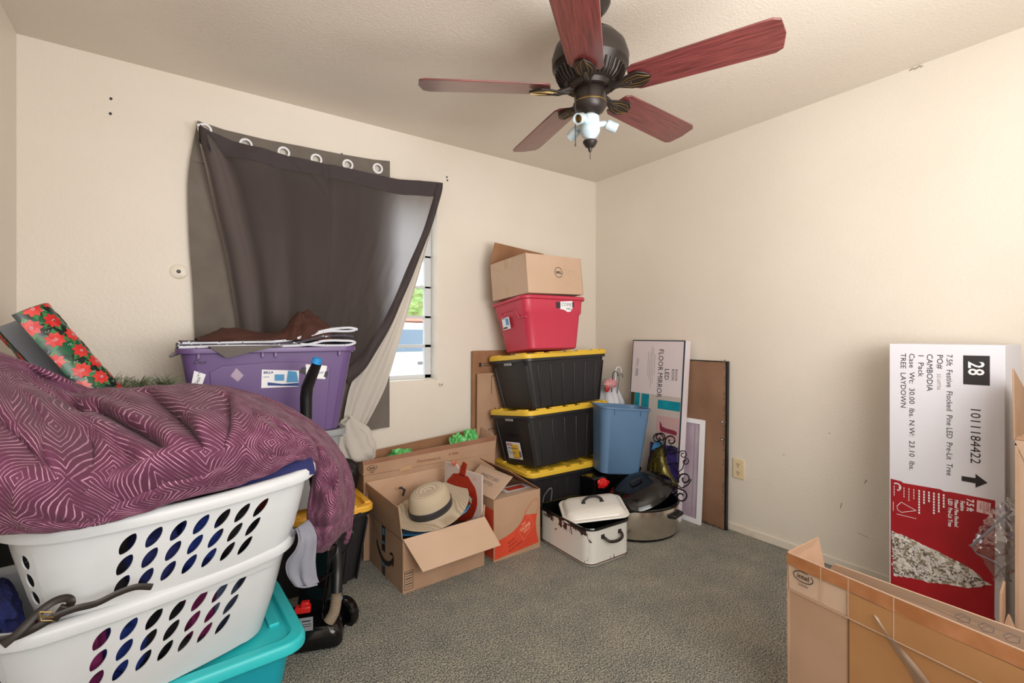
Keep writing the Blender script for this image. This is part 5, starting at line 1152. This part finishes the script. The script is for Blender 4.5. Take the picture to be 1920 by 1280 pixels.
# white frame with lilac print
o = lean('picture_frame', 2.688, 1.905, 4.0, 'small white frame with a pale lilac picture, leaning in front of the brown backing', 'picture frame')
FH, FW = .655, .30
b = MB()
for c, s in (((0, -FW/2+.014, FH/2), (.018, .028, FH)), ((0, FW/2-.014, FH/2), (.018, .028, FH)), ((0, 0, .014), (.018, FW-.056, .028)), ((0, 0, FH-.014), (.018, FW-.056, .028))): b.box(c, s)
b.build('frame', 'white', o, smooth=0, bevel=.001)
K['lilac'] = mat('lilac_picture', (186, 170, 184), .25, c2=(168, 148, 166), scale=5); b = MB(); b.box((.002, 0, FH/2), (.004, FW-.056, FH-.056)); b.build('picture', 'lilac', o, smooth=0)
b = MB(); MK = frame((-.001, FW/2-.04, 0), (0, -1, 0), (0, 0, 1)); rect(b, MK, .19, .04, .197, FH-.04); b.build('mount_line', 'grey_plastic', o, smooth=0)
# wrought-iron scroll art with a leaf-shaped golden face
o = empty('metal_wall_art', (2.55, 1.97, .0), (0, 0, 0), 'black scrolled metal wall art with a golden leaf face, behind the steel cooker', 'wall art')
S = lambda px, py, dx=0: at(px, py, x=2.535+dx)-o.location
K['gold_leaf'] = mat('antique_gold', (116, 104, 44), .35, .5, c2=(92, 82, 36), scale=14); K['iron'] = mat('black_iron', (26, 18, 22), .45, .3)
lp = [(1212, 900), (1217, 870), (1224, 848), (1235, 838), (1243, 833), (1246, 846), (1249, 866), (1256, 886), (1268, 906), (1271, 911), (1256, 913), (1245, 906), (1228, 899)]
b = MB(); c0 = S(1238, 880, -.035); ring = [S(*q) for q in lp]; inner = [c0.lerp(q, .55)+V(-.014, 0, 0) for q in ring]; inner2 = [c0.lerp(q, .15)+V(-.006, 0, 0) for q in ring]
b.loft([[q+V(.012, 0, 0) for q in ring], ring, inner, inner2], True, True); lf = b.build('leaf_face', 'gold_leaf', o, smooth=50, sub=0)
b = MB()
for pts in ([(1226, 862), (1232, 857), (1238, 859)], [(1238, 865), (1243, 872), (1240, 880)], [(1229, 868), (1228, 884), (1233, 893), (1236, 889)], [(1222, 872), (1219, 880), (1224, 884)], [(1234, 848), (1232, 858)], [(1240, 846), (1241, 856)], [(1250, 885), (1254, 895), (1256, 903)]):
    pp = [S(x, y, -.05) for x, y in pts]; b.tube([cr(pp, k/10) for k in range(11)], .0045, 6)
b.build('face_relief', 'gold_leaf', lf)
K['indigo'] = mat('indigo_glass', (66, 52, 120), .2, c2=(40, 30, 84), scale=12)
b = MB(); q = [S(x, y, .01) for x, y in ((1245, 838), (1258, 834), (1266, 842), (1270, 870), (1272, 905), (1262, 895), (1252, 870))]; b.loft([[p+V(.004, 0, 0) for p in q], q], True, True); b.build('indigo_panel', 'indigo', o, smooth=0)
b = MB(); q = [S(x, y, .01) for x, y in ((1222, 842), (1226, 830), (1236, 824), (1242, 830), (1238, 836), (1228, 845))]; b.loft([[p+V(.004, 0, 0) for p in q], q], True, True); b.build('blue_panel', 'sky_print', o, smooth=0)
def scroll(cx, cy, r, a0, turns, sgn=1, lead=None, w=.0045):
    n = int(30*turns); pts = [(cx+r*(1-.72*i/n)*math.cos(math.radians(a0+sgn*360*turns*i/n)), cy+r*(1-.72*i/n)*math.sin(math.radians(a0+sgn*360*turns*i/n))) for i in range(n+1)]
    if lead: pts = lead+pts
    b = MB(); b.tube([S(x, y, -.02) for x, y in pts], w, 7); b.build('iron_scroll', 'iron', o)
scroll(1233, 822, 11, 0, 1.1, -1, [(1246, 846)]); scroll(1240, 820, 10, 180, 1.0, 1, [(1243, 835)]); scroll(1258, 826, 10.5, 180, 1.1, 1, [(1246, 850)]); scroll(1262, 845, 9, 200, 1.2, 1, [(1247, 856)])
scroll(1281, 852, 8, 200, 1.3, 1, [(1268, 846)], .003); scroll(1285, 865, 7, 270, 1.2, 1, [(1272, 885), (1280, 878)], .003); scroll(1284, 898, 12.5, 150, 1.2, 1, [(1274, 910)][:0]); scroll(1277, 930, 12.5, 270, 1.2, 1, [(1256, 912), (1270, 914)]); scroll(1264, 920, 7, 200, 1.2, -1)
for pts in ([(1246, 838), (1248, 860), (1256, 884), (1268, 906), (1278, 915)], [(1212, 900), (1220, 850), (1246, 836)], [(1278, 915), (1290, 908), (1296, 898)], [(1250, 870), (1272, 868)], [(1262, 868), (1270, 880), (1275, 895)]):
    b = MB(); pp = [S(x, y, -.015) for x, y in pts]; b.tube([cr(pp, k/16) for k in range(17)], .0035, 7); b.build('iron_bar', 'iron', o)
b = MB(); b.tube([V(0, .0, .0), V(0, .0, .35)], .004, 6); b.build('iron_stem', 'iron', o)

# ================================================================ tree carton on the right
TL, TW, TH = .30, .342, 1.162
o = empty('tree_carton', (2.45+TL/2, .546, 0), (0, 0, 0), 'tall white and red Christmas tree carton standing against the right wall', 'carton')
b = MB(); b.box((0, 0, TH/2), (TL, TW, TH)); b.build('carton', 'white_box', o, smooth=0, bevel=.002)
MM = frame((-TL/2, TW/2, 0), (0, -1, 0), (0, 0, 1)); Mr = MM @ Matrix.Translation((0, TH, 0)) @ Matrix.Rotation(-PI/2, 4, 'Z')
def fy(px, py): p = at(px, py, x=2.45-.001); return (.546+TW/2-p.y), p.z       # position read on the carton's front
def tx(mb, s, px, py, size, px1=None, **k):
    """text starting at the top of the line near px (its baseline side), reading downwards"""
    a, z = fy(px, py); kk = dict(k); sx = kk.pop('sx', 1)
    addtext(mb, Mr, s, size, TH-z, a, sx=sx, **kk)
b = MB()
for s, px, py, size, endy in (('7.5ft  Festive  Flocked  Pine LED  Pre-Lit  Tree', 1775, 664, .025, 890), ('PO#', 1757, 664, .026, 690), ('CAMBODIA', 1738, 663, .026, 732), ('1  Pack', 1722, 663, .025, 703), ('Case  Wt:  30.00  lbs. N.W:  23.10  lbs.', 1705, 662, .025, 880), ('TREE  LAYDOWN', 1689, 662, .025, 763), ('1011184422', 1820, 762, .040, 863)):
    cu = bpy.data.curves.new('m', 'FONT'); cu.body = s; cu.size = size; oo = bpy.data.objects.new('m', cu); COL.objects.link(oo); dg = bpy.context.evaluated_depsgraph_get(); dg.update(); wdt = max(oo.dimensions.x, .01); bpy.data.objects.remove(oo); bpy.data.curves.remove(cu)
    a, z = fy(px, py); z1 = fy(px, endy)[1]
    if px == 1820: b.build('carton_lettering', 'ink', o, smooth=0); b = MB()
    addtext(b, Mr, s, size, TH-z, a, sx=(z-z1)/wdt)
b.build('carton_number', 'ink', o, smooth=0)
b = MB(); a, z = fy(1757, 700); addtext(b, Mr, '55169756', .016, TH-z, a); b.build('small_number', 'faint_ink', o, smooth=0)
b = MB(); cs = [fy(*q) for q in ((1806, 666), (1856, 667), (1856, 723), (1806, 720))]; b.poly([MM @ V(a, z, .001) for a, z in cs]); b.build('black_square', 'ink', o, smooth=0)
b = MB(); a, z = fy(1816, 677); addtext(b, Mr, '28', .062, TH-z, a, bold=.001, lift=.0022, sx=.85); b.build('white_number', 'white', o, smooth=0)
b = MB(); b.poly([MM @ V(*fy(*q), .001) for q in ((1803, 892), (1829, 896), (1829, 888), (1852, 905), (1829, 914), (1829, 906), (1803, 901))]); b.build('arrow', 'ink', o, smooth=0)
b = MB(); b.poly([MM @ V(*fy(*q), .0009) for q in ((1670, 897), (1690, 902), (1693, 905), (1763, 917), (1770, 921), (1782, 922), (1866, 938), (1864, 1168), (1840, 1168), (1670, 1110))])
# lower part reaches the carton's foot
a0_, a1_ = fy(1670, 1110)[0], fy(1866, 1100)[0]
rect(b, MM, a0_, .03, a1_, .16, .0008); b.build('red_panel', 'label_red', o, smooth=0)
def tree_outline():
    up = [(1671, 996), (1690, 1003), (1712, 1013), (1735, 1024), (1760, 1036), (1785, 1048), (1805, 1058), (1825, 1070), (1840, 1082), (1846, 1090)]; lo_ = [(1862, 1097), (1842, 1096), (1840, 1100), (1815, 1101), (1790, 1096), (1765, 1092), (1740, 1090), (1715, 1083), (1690, 1079), (1671, 1077)]
    rnd = random.Random(2); out = []
    for seg in (up, lo_):
        for (x0, y0), (x1, y1) in zip(seg, seg[1:]):
            for k in range(4):
                t = k/4; j = 3.2*abs(math.sin(k*PI/2+1)) if (x0 < 1838 and x1 < 1842) else 0; s_ = -1 if seg is up else 1
                out.append((x0+(x1-x0)*t, y0+(y1-y0)*t+s_*j*rnd.uniform(.2, 1)))
    return out
b = MB(); b.poly([MM @ V(*fy(*q), .0016) for q in tree_outline()]); tr_ = b.build('tree_picture', 'flock', o, smooth=0)
b = MB(); rnd = random.Random(3); K['tuft'] = mat('tuft_print', (226, 222, 216), .6); K['tuft_d'] = mat('tuft_shadow_print', (104, 96, 84), .6)
def tufts(n, sz, seed, lift):
    b = MB(); rnd = random.Random(seed)
    for k in range(n):
        t = rnd.random()**1.25; x = 1674+t*168; top = 1000+t*86; bot = 1075+t*24; y = rnd.uniform(top+1, bot-1)
        c = Vector(fy(x, y)); a = rnd.random()*PI; w_, h_ = rnd.uniform(.6, 1.2)*sz, sz*rnd.uniform(.3, .5)
        b.poly([MM @ V(c.x+w_*math.cos(q)*math.cos(a)-h_*math.sin(q)*math.sin(a), c.y+w_*math.cos(q)*math.sin(a)+h_*math.sin(q)*math.cos(a), lift+.00002*k) for q in [i*PI/3.5 for i in range(7)]])
    return b
tufts(150, .006, 4, .0018).build('needle_print', 'tuft_d', tr_, smooth=0, weld=False); tufts(230, .0055, 5, .0052).build('needle_print', 'tuft', tr_, smooth=0, weld=False)
b = MB()
def small(s, px, py, size, sx=1, bold=0):
    a, z = fy(px, py); addtext(b, Mr, s, size, TH-z, a, sx=sx, bold=bold, lift=.0018)
small('7.5 ft', 1813, 934, .028, .8, .0008); small('Festive', 1801, 938, .017, .8, .0004); small('Mixed Pine Flocked', 1790, 936, .0155, .85, .0004); small('LED  Pre-Lit Tree', 1778, 934, .0175, .85, .0004)
for k in range(11):
    x = 1768-k*9.2; a, z = fy(x, 926-k*1.6); l = (.055, .085, .09, .05, .06, .10, .05, .055, .045, .03, .05)[k]
    for j in range(int(l/.011)): rect(b, Mr, TH-z+j*.011, a, TH-z+j*.011+.008, a+(.005 if k < 6 else .0025), .0018)
q = [fy(*p_) for p_ in ((1682, 948), (1690, 941), (1718, 957), (1690, 960), (1683, 955), (1682, 948))]; strokes(b, MM, q, .002, .0018)
q = [fy(*p_) for p_ in ((1681, 963), (1718, 972))]; strokes(b, MM, q, .0018, .0018); q = [fy(*p_) for p_ in ((1675, 940), (1675, 957))]; strokes(b, MM, q, .0018, .0018)
a, z = fy(1681, 912); strokes(b, MM, [(a+.014*math.cos(t*.45-1.4), z+.014*math.sin(t*.45-1.4)) for t in range(9)], .005, .0018)
b.build('white_print', 'white', o, smooth=0)
b = MB(); b.poly([MM @ V(*fy(*p_), .0017) for p_ in ((1832, 937), (1858, 943), (1856, 965), (1831, 959))]); K['logo_pink'] = mat('pale_logo_square', (232, 196, 196), .6); lg = b.build('logo_square', 'logo_pink', o, smooth=0)
b = MB(); a, z = fy(1849, 941); addtext(b, Mr, 'HOME', .012, TH-z, a, lift=.0024); a, z = fy(1843, 941); addtext(b, Mr, 'ACCENTS', .0095, TH-z, a, lift=.0024); a, z = fy(1837, 941); addtext(b, Mr, 'Holiday', .009, TH-z, a, lift=.0024); b.build('logo_lettering', 'label_red', lg, smooth=0)
MS = frame((-TL/2, -TW/2, 0), (1, 0, 0), (0, 0, 1))
b = MB(); b.poly([MS @ V(a, z, .001) for a, z in [(.165, .86)]+[(.168+.022*math.sin(PI*k/8), .86+.09*k/8) for k in range(9)]+[(.158, .95), (.158, .86)]]); b.build('hand_hole', 'ink', o, smooth=0)

# ---------------------------------------------------------------- cardboard at the right edge
o, body = carton('cardboard_box', (2.385, .165, 0), (0, 0, 0), .36, .30, .862, 'tall plain cardboard box at the right edge in front of the tree carton', 'card_light', closed=False)
flap(o, [(-.18, -.15, .862), (-.18, .15, .862), (-.15, .15, .868), (-.15, -.15, .868)], 'card')
flap(o, [(-.18, .15, .862), (.18, .15, .862), (.16, .165, .98), (-.13, .16, 1.09)], 'card', nm='raised_flap')
b = MB(); Mq = frame((-.18, .15, 0), (0, -1, 0), (0, 0, 1)); rect(b, Mq, .0, .10, .008, .855, .0012); rect(b, Mq, .0, .845, .30, .852, .0012); b.build('edge_tape', 'card_pale', o, smooth=0)
b = MB(); b.panel((2.05, .325, .0), (2.195, .335, .0), (2.195, .335, .40), (2.085, .325, .40), t=.006); b.panel((2.05, .325, .20), (2.20, .30, .22), (2.19, .325, .30), (2.06, .33, .25), t=.004)
o = b.build('cardboard_scrap', 'card_pale', None, smooth=0); tag(o, 'torn pale cardboard piece standing below the clear plastic bag', 'cardboard')
o = empty('clear_plastic_bag', (2.18, .40, .60), (0, 0, 0), 'crumpled clear plastic bag hanging beside the tree carton', 'plastic bag'); O = o.location.copy()
E1 = [at(1850, 968, d=1.62), at(1862, 950, d=1.62), at(1880, 938, d=1.6), at(1898, 930, d=1.6)]
E1 = [at(1819, 1022, d=1.66), at(1835, 990, d=1.65), at(1856, 960, d=1.64), at(1880, 940, d=1.62), at(1900, 932, d=1.6)]
E2 = [at(1820, 1026, d=1.66), at(1838, 1040, d=1.65), at(1852, 1065, d=1.64), at(1868, 1090, d=1.62), at(1900, 1075, d=1.6)]
b = MB(); b.grid(lambda u, v: cr(E1, u).lerp(cr(E2, u), v)-O+Fv*(-.05*math.sin(PI*v)*min(1, u*2)+.02*noise.noise(V(u*6, v*6, 1))+.010*noise.noise(V(u*17, v*15, 5))), 50, 44)
b.build('film', 'film', o, smooth=25)
b = MB(); p = [at(1822, 1022, d=1.6), at(1850, 998, d=1.58), at(1875, 975, d=1.57), at(1897, 957, d=1.56)]; b.tube([cr(p, k/20)-O for k in range(21)], .0035, 6)
p = [at(1822, 1024, d=1.6), at(1832, 1038, d=1.6), at(1850, 1046, d=1.59), at(1870, 1058, d=1.58), at(1882, 1075, d=1.57), at(1896, 1090, d=1.56)]; b.tube([cr(p, k/20)-O for k in range(21)], .0025, 6); K['drawstring'] = mat('grey_drawstring', (92, 90, 92), .6); b.build('drawstring', 'drawstring', o)

# ---------------------------------------------------------------- long box in the right foreground
c = at(1479, 1064, z=.485); yw = 7.8
c = V(1.515, .695, 0); o = empty('long_cardboard_box', tuple(c), (0, 0, -yw), 'long taped cardboard box in the right foreground with an oval printed mark', 'box')
# local frame: origin at far left corner, -y runs along the box towards the camera, +x is its width
BL_, BW_, BZ, FZ_ = .90, .20, .432, .54
b = MB(); t = .005
for cc, s in (((t/2, -BL_/2, BZ/2), (t, BL_, BZ)), ((BW_-t/2, -BL_/2, BZ/2), (t, BL_, BZ)), ((BW_/2, -t/2, BZ/2), (BW_, t, BZ)), ((BW_/2, -BL_+t/2, BZ/2), (BW_, t, BZ)), ((BW_/2, -BL_/2, t/2), (BW_, BL_, t))): b.box(cc, s)
b.build('body', 'card', o, smooth=0, bevel=.0015)
ff = flap(o, [(0, -.003, BZ), (0, -BL_, BZ), (.0, -BL_, FZ_), (.0, 0, FZ_)], 'card_light')
flap(o, [(0, 0, BZ), (BW_, 0, BZ), (BW_*.97, .02, FZ_+.0), (.004, .0, FZ_)], 'card_pale')
flap(o, [(BW_, 0, BZ), (BW_, -BL_, BZ), (BW_-.005, -BL_, FZ_-.025), (BW_-.01, -.03, FZ_-.065)], 'card_light')
MM = frame((-.0045, 0, BZ), (0, -1, 0), (0, 0, 1))
chip_logo(MM, ff, .92, .022, .055)
b = MB(); b.poly([MM @ V(x, y, .0012) for x, y in ((.0, .108), (.0, .078), (.04, .072), (.16, .074), (.30, .070), (.5, .072), (.9, .066), (.9, .108))]); K['tape_amber'] = mat('amber_tape', (160, 104, 62), .22, c2=(182, 124, 84), scale=14); b.build('packing_tape', 'tape_amber', ff, smooth=0)
b = MB()
for x_ in (.098, .17, .275): rect(b, MM, x_, -.0, x_+.003, .108, .0016)
b.poly([MM @ V(x, y, .0015) for x, y in ((.0, -.001), (.9, -.001), (.9, .003), (0, .003))]); b.build('crease', 'card_pale', ff, smooth=0)
Ml = frame((-.0, 0, 0), (0, -1, 0), (0, 0, 1)); b = MB(); rect(b, Ml, .168, .0, .172, BZ, .001); K['seam'] = mat('dark_seam', (112, 78, 50), .8); b.build('side_seam', 'seam', o, smooth=0)
K['card_tan'] = mat('tan_cardboard', (176, 128, 82), .6, c2=(164, 116, 72), scale=4); b = MB(); rect(b, Ml, .172, .0, .9, BZ-.002, .0008); b.build('brown_side_panel', 'card_tan', o, smooth=0)
b = MB(); rect(b, MM, .172, .003, .9, .07, .0008); b.build('brown_flap_panel', 'card_tan', ff, smooth=0)
b = MB(); pp = [(.235, .045), (.26, .015), (.29, -.02), (.33, -.06), (.36, -.12)]; wds = [.003, .010, .014, .018, .022]
L1 = [MM @ V(x+w_, y+w_*.3, .004+.010*(i == 1)) for i, ((x, y), w_) in enumerate(zip(pp, wds))]; L2 = [MM @ V(x-w_, y-w_*.3, .002) for (x, y), w_ in zip(pp, wds)]
b.grid(lambda u, v: cr(L1, u).lerp(cr(L2, u), v)+V(-.006*math.sin(PI*v), 0, 0), 24, 6); b.build('loose_tape', 'film', ff, smooth=60)
Mi = frame((BW_-.014, -.03, BZ+.01), (0, -1, 0), (0, 0, 1))
b = MB()
for k, x_ in enumerate((.30, .345, .39, .43)):
    strokes(b, Mi, [(x_, .03), (x_+.012, .042), (x_+.03, .04), (x_+.028, .026), (x_+.01, .02), (x_, .03)], .0016, .006); strokes(b, Mi, [(x_+.004, .024), (x_+.02, .038), (x_+.03, .03)], .0012, .006)
b.build('symbol_print', 'ink_grey', o, smooth=0)
